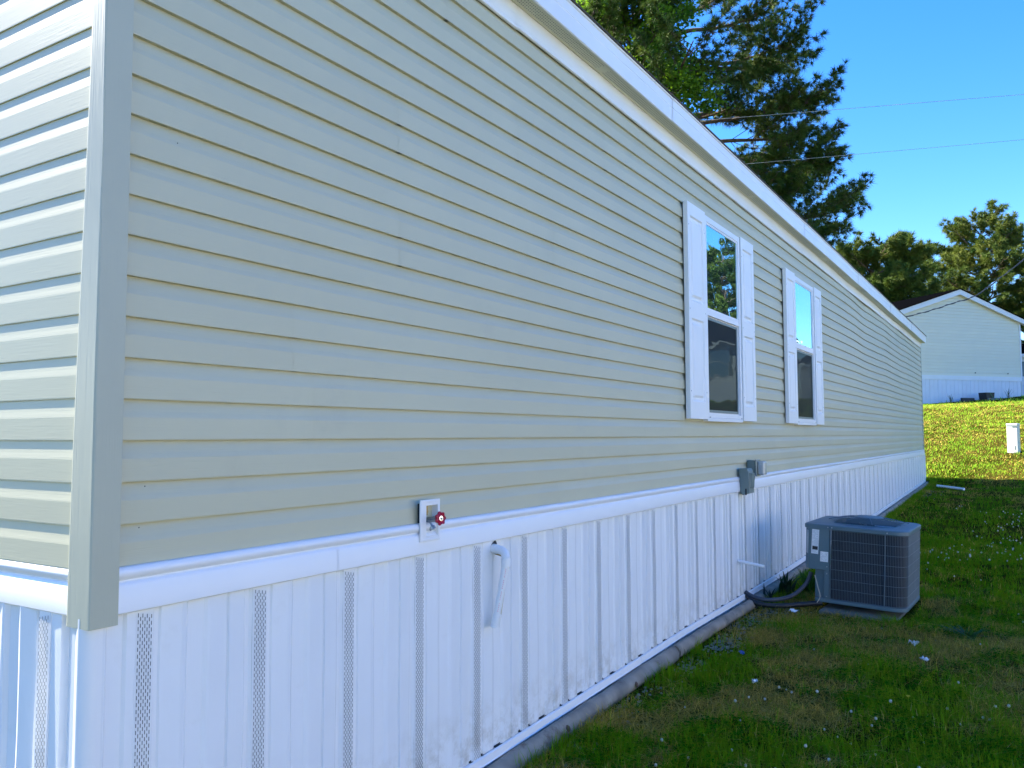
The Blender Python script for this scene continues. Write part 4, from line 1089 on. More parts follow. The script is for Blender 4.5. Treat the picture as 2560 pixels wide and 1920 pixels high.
# weeds between the skirting and the unit
def weed(x, y, n, L0, wd, seed, label, col, spread=0.6):
    g = np.random.default_rng(seed); V = []; T = []; C = []; o_ = 0; z0 = gzf(x, y)
    for i in range(n):
        a = g.uniform(0, 6.28); L_ = L0 * g.uniform(0.6, 1.1); tl = g.uniform(0.15, spread); c = np.array(col) * g.uniform(0.6, 1.3)
        bx_, by_ = x + g.normal(0, 0.03), y + g.normal(0, 0.04)
        for k in range(5):
            t = k / 4; w_ = wd * math.sin(PI * min(0.95, 0.12 + t * 0.88)) * (1 if k < 4 else 0.1)
            off = tl * L_ * t * t * 1.3; zz = z0 + L_ * t * (1 - 0.25 * t * tl)
            for s in (-1, 1): V.append((bx_ + math.cos(a) * off - math.sin(a) * w_ * s, by_ + math.sin(a) * off + math.cos(a) * w_ * s, zz)); C.append(c)
            if k < 4: T += [(o_ + 2 * k, o_ + 2 * k + 1, o_ + 2 * k + 3), (o_ + 2 * k, o_ + 2 * k + 3, o_ + 2 * k + 2)]
        o_ += 10
    ob_ = tri_mesh('weed', np.array(V), np.array(T), np.array(C), M_LEAF); tag(ob_, label, 'weed')
weed(0.20, 6.45, 16, 0.24, 0.017, 1, 'broad leaved dark weed against the skirting, behind the insulated line', (0.02, 0.055, 0.015))
weed(0.36, 6.70, 120, 0.24, 0.005, 2, 'bright green tuft of tall grass between skirting and air conditioner', (0.07, 0.17, 0.02), 0.9)
weed(0.16, 6.05, 7, 0.19, 0.010, 3, 'thin dark weed stalks at the foot of the skirting above the hose', (0.02, 0.03, 0.02))
weed(1.70, 5.55, 22, 0.12, 0.012, 4, 'broad leaved weed in the lawn right of the air conditioner', (0.04, 0.13, 0.02), 1.6)
weed(0.17, 4.95, 8, 0.14, 0.0018, 5, 'pale wispy grass stalks in front of the skirting near the gravel', (0.20, 0.19, 0.12), 0.5)
weed(0.17, 3.95, 5, 0.16, 0.0022, 6, 'dark seed stalk standing against the rail beside the brown knot', (0.03, 0.035, 0.02), 0.3)
weed(2.05, 22.3, 40, 0.26, 0.010, 7, 'dark spiky clump at the edge of the shade below the pedestal', (0.02, 0.055, 0.015), 1.2)

# ------------------------------------------------------------------ THE FAR HOME
US = Vector((0.636, 0.772, 0)); UN = Vector((0.772, -0.636, 0))      # along its gable wall, and out of it
FM = Vector((0.257, 36.004, 0))
ang = math.atan2(US.y, US.x)
far = thing('far_mobile_home', 'cream sided home with a dark roof on the grassy rise beyond the far corner', 'house', (FM.x, FM.y, 0), (0, 0, ang))
# local frame: x along gable (right +), y away from viewer (into the house), z up
CXg = -0.60; HWg = 3.18; zB = 2.47; zW = 4.86; zA = 5.90; LEN = 16.0
c5 = 0.127
n_c = 0; z = zB + 0.17
x0g, x1g = CXg - HWg, CXg + HWg
while z < zA - 0.02:
    # clip each lapped board to the gable triangle
    def xr(zz):
        if zz <= zW - 0.02: return HWg
        return max(0.02, HWg * (1 - (zz - zW + 0.02) / (zA - zW)))
    a0, a1 = xr(z), xr(min(z + c5, zA - 0.02))
    if a0 < 0.05: break
    z2 = min(z + c5, zA - 0.02)
    mb = MB(); mb.add([(CXg - a0, -0.020, z), (CXg + a0, -0.020, z), (CXg + a0, -0.017, z + 0.07), (CXg + a1, -0.002, z2), (CXg - a1, -0.002, z2), (CXg - a0, -0.017, z + 0.07), (CXg - a0, 0.0, z), (CXg + a0, 0.0, z)],
                      [(0, 1, 2, 5), (5, 2, 3, 4), (0, 6, 7, 1)])
    mb.build('siding_board', M_FARSIDE, far); z += c5
mb = MB(); mb.box((x0g, -0.035, zB), (x1g, 0.0, zB + 0.17)); mb.build('skirt_trim', M_FARWHITE, far)
for i in range(17):
    a = x0g + i * 0.4064 - 0.02; b = min(a + 0.4064, x1g)
    mb = MB(); q = [(0, -0.001), (0.03, -0.001), (0.05, -0.018), (0.17, -0.018), (0.185, -0.010), (0.23, -0.010), (0.245, -0.018), (0.375, -0.018), (0.395, -0.001), (0.4064, -0.001)]
    q = [(a + s, y_) for s, y_ in q if a + s <= b + 1e-6]
    if len(q) < 2: continue
    n = len(q); mb.add([(x, y_, 0.9) for x, y_ in q] + [(x, y_, zB) for x, y_ in q], [(j, j + 1, n + j + 1, n + j) for j in range(n - 1)])
    mb.build('skirting_panel', M_FARSKIRT, far)
mb = MB(); mb.box((x1g - 0.03, -0.035, zB + 0.17), (x1g + 0.035, 0.03, zW)); mb.box((x1g - 0.01, -0.022, 0.9), (x1g + 0.02, 0.03, zB + 0.17)); mb.build('corner_post', M_FARWHITE, far)
mb = MB(); mb.box((x0g - 0.035, -0.035, zB + 0.17), (x0g + 0.03, 0.03, zW)); mb.build('corner_post', M_FARWHITE, far)
mb = MB(); mb.box((x0g, 0.01, 0.9), (x1g, LEN, zW)); mb.build('wall', M_FARSIDE, far)
OV = 0.30; sl = (zA - zW) / HWg
for s in (-1, 1):
    xe = CXg + s * (HWg + OV); ze = zW - sl * OV + 0.02
    th = 0.19
    mb = MB(); vs = []
    for (x, z) in ((CXg, zA + 0.13), (xe, ze + 0.13), (xe, ze + 0.13 - th), (CXg, zA + 0.13 - th - 0.01)): vs += [(x, -0.16, z), (x, -0.12, z)]
    mb.add(vs, [(0, 2, 4, 6), (1, 7, 5, 3), (0, 1, 3, 2), (2, 3, 5, 4), (4, 5, 7, 6), (6, 7, 1, 0)]); mb.build('rake_board', M_FARWHITE, far)
    mb = MB(); mb.add([(CXg, -0.14, zA - 0.055), (xe, -0.14, ze - 0.055), (xe, 0.0, ze - 0.055), (CXg, 0.0, zA - 0.055)], [(0, 1, 2, 3)]); mb.build('rake_soffit', M_FARWHITE, far)
    mb = MB(); vs = []
    for (x, z) in ((CXg, zA + 0.135), (xe + s * 0.03, ze + 0.125), (xe + s * 0.03, ze + 0.155), (CXg, zA + 0.165)): vs += [(x, -0.19, z), (x, LEN + 0.1, z)]
    mb.add(vs, [(0, 2, 4, 6), (1, 7, 5, 3), (0, 1, 3, 2), (2, 3, 5, 4), (4, 5, 7, 6), (6, 7, 1, 0)]); mb.build('roof', M_SHINGLE, far)
for (x, z) in ((0.15, zB + 0.30), (1.85, zB + 0.30)):
    mb = MB(); mb.lathe([(0.0, 0.03), (0.02, 0.028), (0.022, 0.0)], Matrix.Translation((x, -0.02, z)) @ Matrix.Rotation(PI / 2, 4, 'X'), 8); mb.build('wall_fitting', M_BLACK, far)
# black bin, board and block beside it
def fl2w(x, y): return FM + US * x + Vector((-UN.x, -UN.y, 0)) * y
p_ = fl2w(0.10, -0.55); zg = gzf(p_.x, p_.y)
bn = thing('black_bin', 'square black bin with a green strap across it beside the far home', 'bin', (p_.x, p_.y, zg), (0, 0, ang))
mb = MB(); mb.add([(-0.19, -0.16, 0), (0.19, -0.16, 0), (0.19, 0.16, 0), (-0.19, 0.16, 0), (-0.21, -0.18, 0.28), (0.21, -0.18, 0.28), (0.21, 0.18, 0.28), (-0.21, 0.18, 0.28), (-0.18, -0.15, 0.28), (0.18, -0.15, 0.28), (0.18, 0.15, 0.28), (-0.18, 0.15, 0.28), (-0.17, -0.14, 0.04), (0.17, -0.14, 0.04), (0.17, 0.14, 0.04), (-0.17, 0.14, 0.04)],
                  [(0, 1, 5, 4), (1, 2, 6, 5), (2, 3, 7, 6), (3, 0, 4, 7), (4, 5, 9, 8), (5, 6, 10, 9), (6, 7, 11, 10), (7, 4, 8, 11), (8, 9, 13, 12), (9, 10, 14, 13), (10, 11, 15, 14), (11, 8, 12, 15), (12, 13, 14, 15), (3, 2, 1, 0)])
mb.build('bin_body', M_BLACK, bn)
mb = MB(); mb.add([(-0.06, -0.183, 0.27), (0.0, -0.183, 0.27), (0.19, -0.170, 0.03), (0.13, -0.170, 0.03), (-0.06, -0.19, 0.27), (0.0, -0.19, 0.27), (0.19, -0.178, 0.03), (0.13, -0.178, 0.03)], [(4, 5, 6, 7), (0, 1, 5, 4), (1, 2, 6, 5), (2, 3, 7, 6), (3, 0, 4, 7)])
mb.build('green_strap', mat('green_strap', (0.02, 0.10, 0.03), 0.5), bn)
p_ = fl2w(0.1, -0.85); mb = MB(); mb.box((-0.2, -0.09, -0.03), (0.2, 0.09, 0.07)); o = mb.build('concrete_block', M_CONC, loc=(p_.x, p_.y, gzf(p_.x, p_.y)), rot=(0, 0, ang), bevel=0.01)
tag(o, 'grey concrete block lying in front of the black bin', 'block')
p_ = fl2w(-0.75, -0.45); mb = MB(); mb.box((-0.30, -0.05, -0.02), (0.30, 0.05, 0.13)); o = mb.build('dark_crate', M_BLACK, loc=(p_.x, p_.y, gzf(p_.x, p_.y)), rot=(0, 0, ang), bevel=0.01)
tag(o, 'low dark board leaning along the skirting left of the black bin', 'board')
for i, (x, lb) in enumerate(((-1.45, 'tall wild flowers with pale heads left of the low dark board'), (1.45, 'dark sprig of weed against the skirting right of the black bin'))):
    p_ = fl2w(x, -0.35); weed(p_.x, p_.y, 14, 0.36 if i == 0 else 0.42, 0.007, 40 + i, lb, (0.10, 0.14, 0.05) if i == 0 else (0.03, 0.08, 0.03), 0.5)

# utility pedestal
pz = gzf(1.75, 23.38)
pd = thing('utility_pedestal', 'pale grey utility pedestal standing in the sunlit grass of the slope', 'utility box', (1.755, 23.38, pz - 0.03), (0, 0, math.radians(-14)))
mb = MB(); mb.box((-0.125, -0.10, 0), (0.125, 0.10, 0.74)); mb.build('housing', M_PED, pd, bevel=0.012)
mb = MB(); mb.box((0.01, -0.108, 0.03), (0.115, -0.101, 0.64)); mb.build('door', M_PED, pd, bevel=0.003)
mb = MB(); mb.box((-0.132, -0.108, 0.70), (0.132, 0.108, 0.765)); mb.build('cap', M_PED, pd, bevel=0.012)
mb = MB(); mb.box((0.012, -0.1025, 0.655), (0.118, -0.1008, 0.695)); mb.box((0.055, -0.112, 0.10), (0.068, -0.1085, 0.20)); mb.build('latch', M_BOXGREY, pd)

# ------------------------------------------------------------------ homes off to the right (reflected in the glass, edge of view, one added for bounce light)
def simple_home(name, label, loc, rot, L_, W_, zs, zw, za, win, siding, lapstep=0.15):
    h = thing(name, label, 'house', loc, rot)
    z = zs
    while z < zw - 0.01:
        mb = MB(); mb.box((-L_ / 2, -0.02, z), (L_ / 2, 0.0, min(z + lapstep * 0.93, zw))); mb.build('siding_board', siding, h); z += lapstep
    mb = MB(); mb.box((-L_ / 2 + 0.005, -0.008, -0.6), (L_ / 2 - 0.005, W_, zw)); mb.build('wall', siding, h)
    mb = MB(); mb.box((-L_ / 2, -0.015, -0.6), (L_ / 2, -0.009, zs - 0.01)); mb.build('skirting', M_FARSKIRT, h)
    mb = MB(); mb.add([(-L_ / 2 - 0.3, -0.4, zw - 0.08), (L_ / 2 + 0.3, -0.4, zw - 0.08), (L_ / 2 + 0.3, W_ / 2, za), (-L_ / 2 - 0.3, W_ / 2, za), (L_ / 2 + 0.3, W_ + 0.4, zw - 0.08), (-L_ / 2 - 0.3, W_ + 0.4, zw - 0.08)], [(0, 1, 2, 3), (3, 2, 4, 5), (1, 4, 2), (0, 3, 5)]); mb.build('roof', M_SHINGLE, h)
    mb = MB(); mb.box((-L_ / 2 - 0.3, -0.42, zw - 0.22), (L_ / 2 + 0.3, -0.40, zw - 0.06)); mb.build('fascia', M_FARWHITE, h)
    for (a, b, c, d) in win:
        mb = MB(); mb.box((a, -0.05, c), (b, -0.021, d)); w = mb.build('window', M_FARWHITE, h)
        mb = MB(); mb.box((a + 0.06, -0.056, c + 0.06), (b - 0.06, -0.0505, (c + d) / 2 - 0.03)); mb.box((a + 0.06, -0.056, (c + d) / 2 + 0.03), (b - 0.06, -0.0505, d - 0.06)); mb.build('pane', M_PANE, w)
        for s in (a - 0.34, b + 0.04):
            mb = MB(); mb.box((s, -0.048, c), (s + 0.3, -0.021, d)); mb.build('shutter', M_BOXGREY, w)
    return h
simple_home('neighbour_home', 'pale sided neighbouring home far to the right, seen only mirrored in the window glass', (14.5, 47.0, gzf(14.5, 47) + 0.2), (0, 0, math.radians(-28)), 11, 7, 0.9, 3.4, 4.6,
            [(-1.6, -0.4, 1.3, 3.0), (3.0, 4.2, 1.5, 3.0)], M_FARWHITE)
simple_home('bounce_home', 'unseen white home parallel to the sage one, added to bounce sunlight onto its wall', (10.6, 4.0, gzf(10.6, 4)), (0, 0, -PI / 2), 24, 7, 0.55, 3.15, 4.3,
            [(-9, -8, 1.4, 2.8), (-3.5, -2.3, 1.4, 2.8), (2.0, 3.0, 1.4, 2.8), (8, 9, 1.4, 2.8)], M_FARWHITE)  # unseen home, added as a sunlit reflector for the shaded long wall
simple_home('white_home', 'white sided home just showing past the right edge of the cream home', (5.9, 51.3, gzf(4.5, 51.3)), (0, 0, 0.03), 8.2, 5, 0.65, 2.35, 3.1, [(-3.7, -2.9, 1.1, 1.9)], M_FARWHITE, 0.25)

# ------------------------------------------------------------------ cables
def cable(name, p_, rad, m_, label):
    mb = MB(); mb.tube(p_, rad, 6); o = mb.build(name, m_, smooth=True); tag(o, label, 'cable'); return o
def sagline(a, b, sag, k=30):
    a = Vector(a); b = Vector(b)
    return [a.lerp(b, i / k) - Vector((0, 0, sag * 4 * (i / k) * (1 - i / k))) for i in range(k + 1)]
w1a = Vector((-3.11, 13.923, 6.396)); w1b = Vector((2.255, 18.371, 7.291)); d1 = w1b - w1a
w2a = Vector((-2.387, 14.433, 5.558)); w2b = Vector((2.222, 18.418, 6.368)); d2 = w2b - w2a
cable('overhead_wire', sagline(w1a - d1 * 3, w1b + d1 * 2.2, 0.0), 0.0042, M_WIRE, 'upper of the two pale overhead wires crossing the sky')
cable('overhead_wire', sagline(w2a - d2 * 3.5, w2b + d2 * 2.75, 0.0), 0.0036, M_WIRE, 'lower of the two pale overhead wires crossing the sky')
pa = w1a - d1 * 3; pb = w1b + d1 * 2.2
for q, lb in ((pa, 'wooden utility pole behind the mobile home carrying the overhead wires'), (pb, 'wooden utility pole out to the right carrying the overhead wires')):
    zq = gzf(q.x, q.y); mb = MB(); mb.tube([(q.x, q.y, zq - 0.3), (q.x, q.y, q.z + 0.8)], [0.16, 0.11], 12); o = mb.build('utility_pole', M_POLE, smooth=True, angle=40); tag(o, lb, 'utility pole')
sp = bez([(-1.9, 19.2, 3.12), (-1.1, 20.5, 3.18), (-0.468, 21.689, 3.327), (0.075, 22.598, 3.567), (0.529, 23.451, 3.83), (0.997, 24.312, 4.102), (1.557, 25.557, 4.726), (2.128, 26.69, 5.385), (4.5, 31, 8.2)], 12)
mb = MB(); mb.tube(sp, 0.011, 6)
tw = []
for i, q in enumerate(sp): tw.append(q + Vector((0.018 * math.cos(i * 0.9), 0, 0.018 * math.sin(i * 0.9))))
mb.tube(tw, 0.008, 6)
o = mb.build('service_cable', M_CABLE, smooth=True); tag(o, 'twisted black service cable sagging in front of the cream home', 'cable')
mb = MB(); mb.tube([(-1.9, 19.2, 2.6), (-1.9, 19.2, 3.5)], 0.03, 8); o = mb.build('service_mast', M_CHROME, smooth=True); tag(o, 'metal service mast rising from the roof of the mobile home', 'mast')

# ------------------------------------------------------------------ TREES
def needles(P_, D_, S_, C_, K, seed, wid, spread=0.75):
    """tufts at P_ with axis D_, needle length S_, colour C_"""
    g = np.random.default_rng(seed); n = len(P_)
    P_ = np.repeat(P_, K, 0); D_ = np.repeat(D_, K, 0); S_ = np.repeat(S_, K); C_ = np.repeat(C_, K, 0)
    d = D_ * 0.62 + g.normal(0, spread * 0.6, (n * K, 3)); d /= np.linalg.norm(d, axis=1)[:, None] + 1e-9
    L_ = S_ * g.uniform(0.7, 1.1, n * K)
    side = np.cross(d, g.normal(0, 1, (n * K, 3))); side /= np.linalg.norm(side, axis=1)[:, None] + 1e-9
    w = wid * g.uniform(0.7, 1.3, n * K)
    base = P_ + g.normal(0, 0.012, (n * K, 3)) * (S_[:, None] / 0.2)
    V = np.stack([base + side * w[:, None] * 0.5, base - side * w[:, None] * 0.5, base + d * L_[:, None] - np.array([0, 0, 1.0])[None] * (L_ * 0.12)[:, None]], 1).reshape(-1, 3)
    c = C_ * g.uniform(0.75, 1.25, n * K)[:, None]
    return V, np.arange(n * K * 3).reshape(-1, 3), np.repeat(c, 3, 0)

GREEN = np.array([0.045, 0.105, 0.016]); YEL = np.array([0.20, 0.22, 0.03])
def pine(name, label, base, top, trunk_r, limbs, seed, tuft=0.19, K=26, wid=0.011, dens=1.0, sub=9, lean=(0, 0), bark=None, group=None, yel=0.35, cones=0, flat=0.0, clump=False):
    """limbs: list of (start point on trunk, tip). Each limb is a part carrying side twigs; the needles are the crown."""
    rn = random.Random(seed); g = np.random.default_rng(seed)
    t_ = thing(name, label, 'tree', base, (0, 0, 0), group)
    B = Vector(base); Tp = Vector(top); bark = bark or M_BARK
    mb = MB(); k = 14; pts = []; rad = []
    for i in range(k + 1):
        q = i / k; p_ = B.lerp(Tp, q) - B + Vector((0.12 * math.sin(q * 5 + seed), 0.12 * math.cos(q * 4 + seed), 0)) * min(1, q * 3)
        pts.append(p_); rad.append(trunk_r * (1 - q) ** 0.8 + 0.02 + (trunk_r * 0.35 * max(0, 1 - q * 12)))
    mb.tube(pts, rad, 10); mb.build('trunk', bark, t_, smooth=True)
    P_ = []; D_ = []; S_ = []; C_ = []; cn = MB()
    for li, (s0, tip) in enumerate(limbs):
        a = Vector(s0) - B; b = Vector(tip) - B; L_ = (b - a).length
        if L_ < 0.3: continue
        mid = a.lerp(b, 0.5) + Vector((rn.uniform(-0.08, 0.08), rn.uniform(-0.08, 0.08), -0.05 + rn.uniform(-0.05, 0.10))) * L_
        m1 = a.lerp(mid, 0.5) + Vector((0, 0, rn.uniform(0, 0.06) * L_))
        pl_ = bez([a, m1, mid, mid.lerp(b, 0.55) + Vector((0, 0, -0.02 * L_)), b], 5)
        nn = len(pl_); r0 = 0.013 * L_ + 0.018
        lm = MB(); lm.tube(pl_, [r0 * (1 - i / nn) ** 0.8 + 0.007 for i in range(nn)], 6)
        ns = int(sub * (0.6 + L_ / 4.0))
        tone = rn.random()
        for j in range(ns):
            q = 0.30 + 0.70 * (j + rn.random()) / ns
            if clump: q = 0.30 + 0.70 * min(1.0, (math.floor(q * 5.2) + 0.75 + 0.5 * rn.random()) / 5.9)
            q = min(q, 0.999); pi_ = pl_[min(nn - 1, int(q * (nn - 1)))]; fw = (pl_[min(nn - 1, int(q * (nn - 1)) + 1)] - pl_[max(0, int(q * (nn - 1)) - 1)]).normalized()
            sd = fw.cross(Vector((0, 0, 1))).normalized() * (1 if j % 2 else -1)
            ll = L_ * (0.16 + 0.20 * (1 - abs(q - 0.6))) * rn.uniform(0.6, 1.25) + 0.15
            dd = (fw * rn.uniform(0.3, 1.0) + sd * rn.uniform(0.4, 1.0) + Vector((0, 0, rn.uniform(-0.35, 0.45) + flat))).normalized()
            e = pi_ + dd * ll + Vector((0, 0, 0.10 * ll)); m_ = pi_.lerp(e, 0.5) + Vector((rn.uniform(-.05, .05), rn.uniform(-.05, .05), -0.06)) * ll
            lm.tube([pi_, m_, e], [0.010, 0.007, 0.004], 4, cap=False)
            nt = max(2, int(5 * dens * (0.6 + ll)))
            for t in range(nt):
                w_ = 0.25 + 0.75 * (t + rn.random()) / nt
                c = pi_.lerp(m_, w_ * 2) if w_ < 0.5 else m_.lerp(e, w_ * 2 - 1)
                tw_ = Vector((rn.gauss(0, 1), rn.gauss(0, 1), rn.gauss(0.5, 0.8))).normalized()
                td = (dd * 0.8 + tw_ * 0.8).normalized(); st = rn.uniform(0.02, 0.22) * (1 if w_ < 0.95 else 0.1)
                c2 = c + td * st
                if st > 0.07: lm.tube([c, c2], [0.004, 0.003], 3, cap=False)
                P_.append(c2); D_.append(td); S_.append(tuft * rn.uniform(0.75, 1.15))
                y_ = min(1.0, max(0.0, yel * (0.4 + tone) + rn.gauss(0, 0.16))); C_.append(GREEN * (1 - y_) + YEL * y_)
                if cones and rn.random() < cones:
                    cn.lathe([(0.0, 0.05), (0.018, 0.03), (0.024, 0.0), (0.015, -0.03), (0.0, -0.04)], Matrix.Translation(c - Vector((0, 0, 0.06))), 6)
        lm.build('limb', bark, t_, smooth=True)
    V, T, C = needles(np.array([tuple(v) for v in P_]), np.array([tuple(v) for v in D_]), np.array(S_), np.array(C_), K, seed, wid)
    o = tri_mesh('crown', V, T, C, M_NEEDLE, t_); tag(o, kind='stuff')
    if cn.v: q = cn.build('pine_cones', M_CONE, t_, smooth=True); tag(q, kind='stuff')
    return t_

def ring_limbs(base, top, z0, z1, R_, n, seed, rise=0.25, prof=None, asym=0.25):
    rn = random.Random(seed); B = Vector(base); Tp = Vector(top); out = []; H_ = (Tp - B).z
    for i in range(n):
        q = (i + rn.random() * 0.8) / n; z = z0 + (z1 - z0) * q; c = B.lerp(Tp, (z - B.z) / H_)
        a = i * 2.399 + rn.uniform(-0.4, 0.4); pr_ = prof(q) if prof else 1.0
        L_ = R_ * pr_ * rn.uniform(1 - asym, 1 + asym * 0.5)
        out.append((c, c + Vector((math.cos(a) * L_, math.sin(a) * L_, L_ * (rise + 0.35 * q) * rn.uniform(0.5, 1.4)))))
    return out

# the big pine behind the home
tb = Vector((-5.45, 17.1, gzf(-5.45, 17.1))); tt = Vector((-4.9, 16.5, 14.3))
def on_trunk(z): return tb.lerp(tt, (z - tb.z) / (tt.z - tb.z))
main = [(9.46, (-2.419, 18.122, 10.394)), (8.90, (-1.828, 18.551, 9.665)), (8.65, (-2.233, 18.389, 9.098)), (8.49, (-2.8, 18.146, 8.774)), (7.60, (-1.463, 18.875, 8.151)), (7.44, (-2.03, 18.065, 7.964)), (7.03, (-1.909, 18.689, 7.478)), (6.63, (-1.488, 18.972, 6.79)), (6.14, (-1.828, 18.835, 6.506)), (5.82, (-2.152, 18.632, 6.142)), (5.57, (-1.317, 19.207, 5.575)), (5.25, (-1.828, 18.988, 5.008)), (7.84, (-3.164, 17.498, 7.964)), (6.55, (-3.569, 17.822, 6.749)), (6.06, (-2.84, 18.227, 6.547)), (9.95, (-3.164, 17.741, 11.083)), (10.52, (-2.759, 18.308, 11.893)), (9.46, (-6.323, 15.554, 10.03)), (8.65, (-6.566, 16.121, 9.382)), (9.14, (-5.756, 15.635, 9.706)), (10.27, (-6.566, 15.311, 10.759)), (5.17, (-3.002, 18.308, 5.17)), (4.76, (-2.273, 18.794, 4.846))]
limbs = [(on_trunk(z), on_trunk(z).lerp(Vector(tip), 0.87 if z > 6.4 else 0.94)) for z, tip in main] + [l_ for l_ in ring_limbs(tb, tt, 5.6, 13.9, 3.2, 26, 3, 0.2, lambda q: 1.05 - 0.65 * q) if (l_[1] - l_[0]).dot(Vector((0.849, 0.528, 0))) < 0.6]
pine('big_pine', 'tall dark pine with long ragged branches rising behind the mobile home roof', tb, tt, 0.30, limbs, 5, tuft=0.165, K=38, wid=0.0125, dens=2.0, sub=15, yel=0.24, cones=0.01, clump=True)

# broadleaf tree in front of the pine's trunk
def leafy(name, label, base, h, blobs, n_leaf, size, seed, cols, bark=M_BARK):
    g = np.random.default_rng(seed); rn = random.Random(seed)
    t_ = thing(name, label, 'tree', base); mb = MB()
    mb.tube([(0, 0, -0.2), (0.1, 0.05, h * 0.4), (0.05, -0.1, h * 0.75), (0.15, 0.0, h)], [0.14, 0.11, 0.07, 0.03], 9); mb.build('trunk', bark, t_, smooth=True)
    B = Vector(base); P_ = []; 
    lm = MB()
    for (c, r_) in blobs:
        c = Vector(c) - B; z0 = max(0.8, c.z - 1.2); st = Vector((0.05, 0, z0)); lm.tube([st, st.lerp(c, 0.5) + Vector((0, 0, 0.2)), c], [0.035, 0.022, 0.008], 5)
        nc = max(6, int(r_ * r_ * 34))
        for i in range(nc):
            d = Vector((rn.gauss(0, 1), rn.gauss(0, 1), rn.gauss(0, 1))).normalized() * r_ * rn.uniform(0.35, 1.0) ** 0.6; q = c + Vector((d.x, d.y, d.z * 0.75))
            lm.tube([c.lerp(q, 0.3), q], [0.006, 0.003], 3, cap=False); P_.append(tuple(q))
    lm.build('limb', bark, t_, smooth=True)
    P_ = np.array(P_); k = n_leaf; n = len(P_) * k
    tone = np.repeat(g.random(len(P_)), k)
    X_ = np.repeat(P_, k, 0) + g.normal(0, 0.15, (n, 3)) * np.array([1, 1, 0.8])
    nrm = g.normal(0, 0.7, (n, 3)) + np.array([0, 0, 0.9]); nrm /= np.linalg.norm(nrm, axis=1)[:, None]
    a = np.cross(nrm, g.normal(0, 1, (n, 3))); a /= np.linalg.norm(a, axis=1)[:, None]; b = np.cross(nrm, a); s = (size * g.uniform(0.6, 1.2, n))[:, None]
    V = np.stack([X_ - a * s * 0.6, X_ + b * s * 0.42 - nrm * s * 0.12, X_ + a * s * 0.7, X_ - b * s * 0.42 - nrm * s * 0.12], 1).reshape(-1, 3)
    T = ((np.arange(n) * 4)[:, None, None] + np.array([[0, 1, 2], [0, 2, 3]])[None]).reshape(-1, 3)
    m = np.clip(tone * 0.7 + g.random(n) * 0.4, 0, 1)[:, None]; C = np.array(cols[0])[None] * (1 - m) + np.array(cols[1])[None] * m
    o = tri_mesh('crown', V, T, np.repeat(C, 4, 0), M_LEAF, t_); tag(o, kind='stuff')
    return t_
lb = Vector((-5.15, 15.5, gzf(-5.15, 15.5)))
rn = random.Random(4); blobs = []
for i in range(46):
    z = 4.3 + 7.2 * (i + rn.random()) / 46; R_ = 1.25 * (1 - 0.35 * abs(z - 7) / 4)
    a = rn.uniform(0, 6.28); q = R_ * math.sqrt(rn.random()); blobs.append(((-4.75 + math.cos(a) * q, 15.4 + math.sin(a) * q, z), rn.uniform(0.45, 0.72)))
leafy('sweetgum_tree', 'bright green broadleaf tree in front of the big pine, above the roof edge', lb, 10.8, blobs, 60, 0.078, 8, ((0.045, 0.150, 0.010), (0.21, 0.36, 0.02)))

# distant pines
def far_pine(name, label, x, y, ztop, R_, z0f, seed, n=34, K=13, tuft=0.36, dens=1.0, yel=0.5, prof=None, sub=9, bark=None):
    zb = gzf(x, y); b = Vector((x, y, zb)); t = Vector((x + 0.3, y, ztop - 0.5)); H_ = ztop - zb
    return pine(name, label, b, t, 0.30, ring_limbs(b, t, zb + H_ * z0f, ztop - 0.9, R_, n, seed, 0.15, prof), seed, tuft=tuft, K=K, wid=0.034, dens=dens, sub=sub, yel=yel, bark=bark or M_BARKL, flat=0.15)
crown_p = lambda q: 0.55 + 0.75 * math.sin(PI * min(1, 0.25 + q * 0.75)) * (1 if q < 0.8 else 0.8)
T3 = far_pine('tall_pine', 'tall sunlit pine with a visible forked trunk directly behind the cream home', -0.45, 64.8, 15.5, 3.0, 0.34, 31, n=54, K=24, dens=1.5, prof=crown_p)
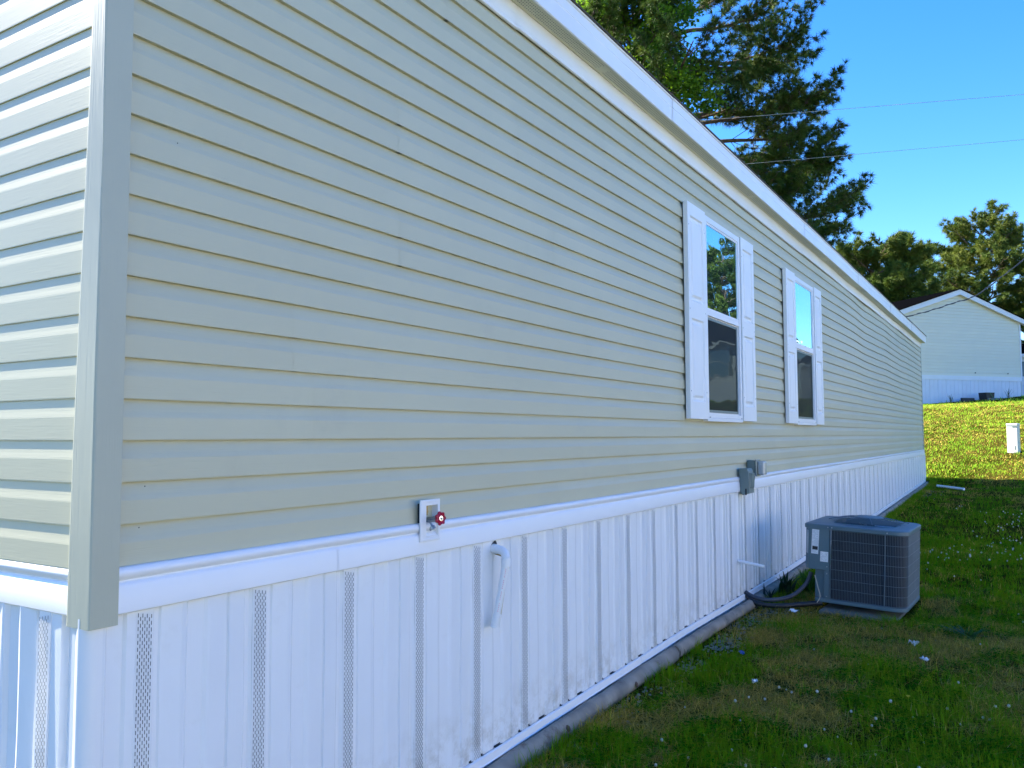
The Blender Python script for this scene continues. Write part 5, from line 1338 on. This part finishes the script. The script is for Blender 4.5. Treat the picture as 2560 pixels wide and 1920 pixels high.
T2 = far_pine('dark_pine', 'broad dense dark pine behind the eave, left of the tall sunlit pine', -5.3, 50.2, 11.0, 2.5, 0.42, 32, n=48, K=26, tuft=0.34, dens=2.0, yel=0.36, prof=lambda q: 0.85 + 0.35 * math.sin(PI * q), sub=11)
def copy_tree(o, name, loc, sc, rz_, label):
    c = o.copy(); COL.objects.link(c); c.name = name; c.location = loc; c.scale = (sc, sc, sc); c.rotation_euler = (0, 0, rz_); c['label'] = label
    for ch in o.children:
        d = ch.copy(); COL.objects.link(d); d.parent = c
    return c
def cp(src, name, x, y, sc, rz_, label): return copy_tree(src, name, (x, y, gzf(x, y)), sc, rz_, label)
cp(T3, 'slim_pine', -3.6, 58.0, 0.50, 1.3, 'smaller open pine filling the gap between the dark pine and the tall sunlit pine')
cp(T2, 'low_pine', -2.4, 53.5, 0.52, 2.2, 'low yellow green pine showing just above the left roof slope of the cream home')
cp(T3, 'edge_pine', 4.6, 62.0, 0.72, 4.0, 'pine whose lower boughs hang above the right eave of the cream home')
cp(T2, 'side_pine', 5.2, 58.0, 0.62, 0.5, 'dark pine at the right edge of the picture behind the cream home')
cp(T3, 'reflected_pine', 18.6, 64.0, 0.98, 2.7, 'large pine mirrored in the upper pane of the nearer window')
cp(T2, 'reflected_dark_pine', 27.0, 74.0, 0.9, 1.9, 'dark pine mirrored beside the large pine in the window glass')
cp(T3, 'distant_pine', 24.0, 52.0, 0.8, 0.9, 'pine standing right of the neighbouring home')
cp(T2, 'hedge_pine', 9.5, 60.0, 0.42, 3.1, 'bushy low pine between the white home and the neighbouring home')
cp(T3, 'back_pine', -13.0, 52.0, 0.85, 5.0, 'pine hidden behind the mobile home roof to the left of the dark pine')
# low dark shrubs at the back, right of the cream home
sb = []
for i in range(16): sb.append(((3.2 + 0.45 * i, 55.5 + 0.6 * math.sin(i), 3.0 + 1.3 * abs(math.sin(i * 1.7))), 1.0))
leafy('shrub_row', 'dark leafy shrubs behind the right corner of the cream home', Vector((6.5, 55.5, gzf(6.5, 55.5))), 1.8, sb, 12, 0.20, 12, ((0.018, 0.045, 0.012), (0.05, 0.10, 0.02)))
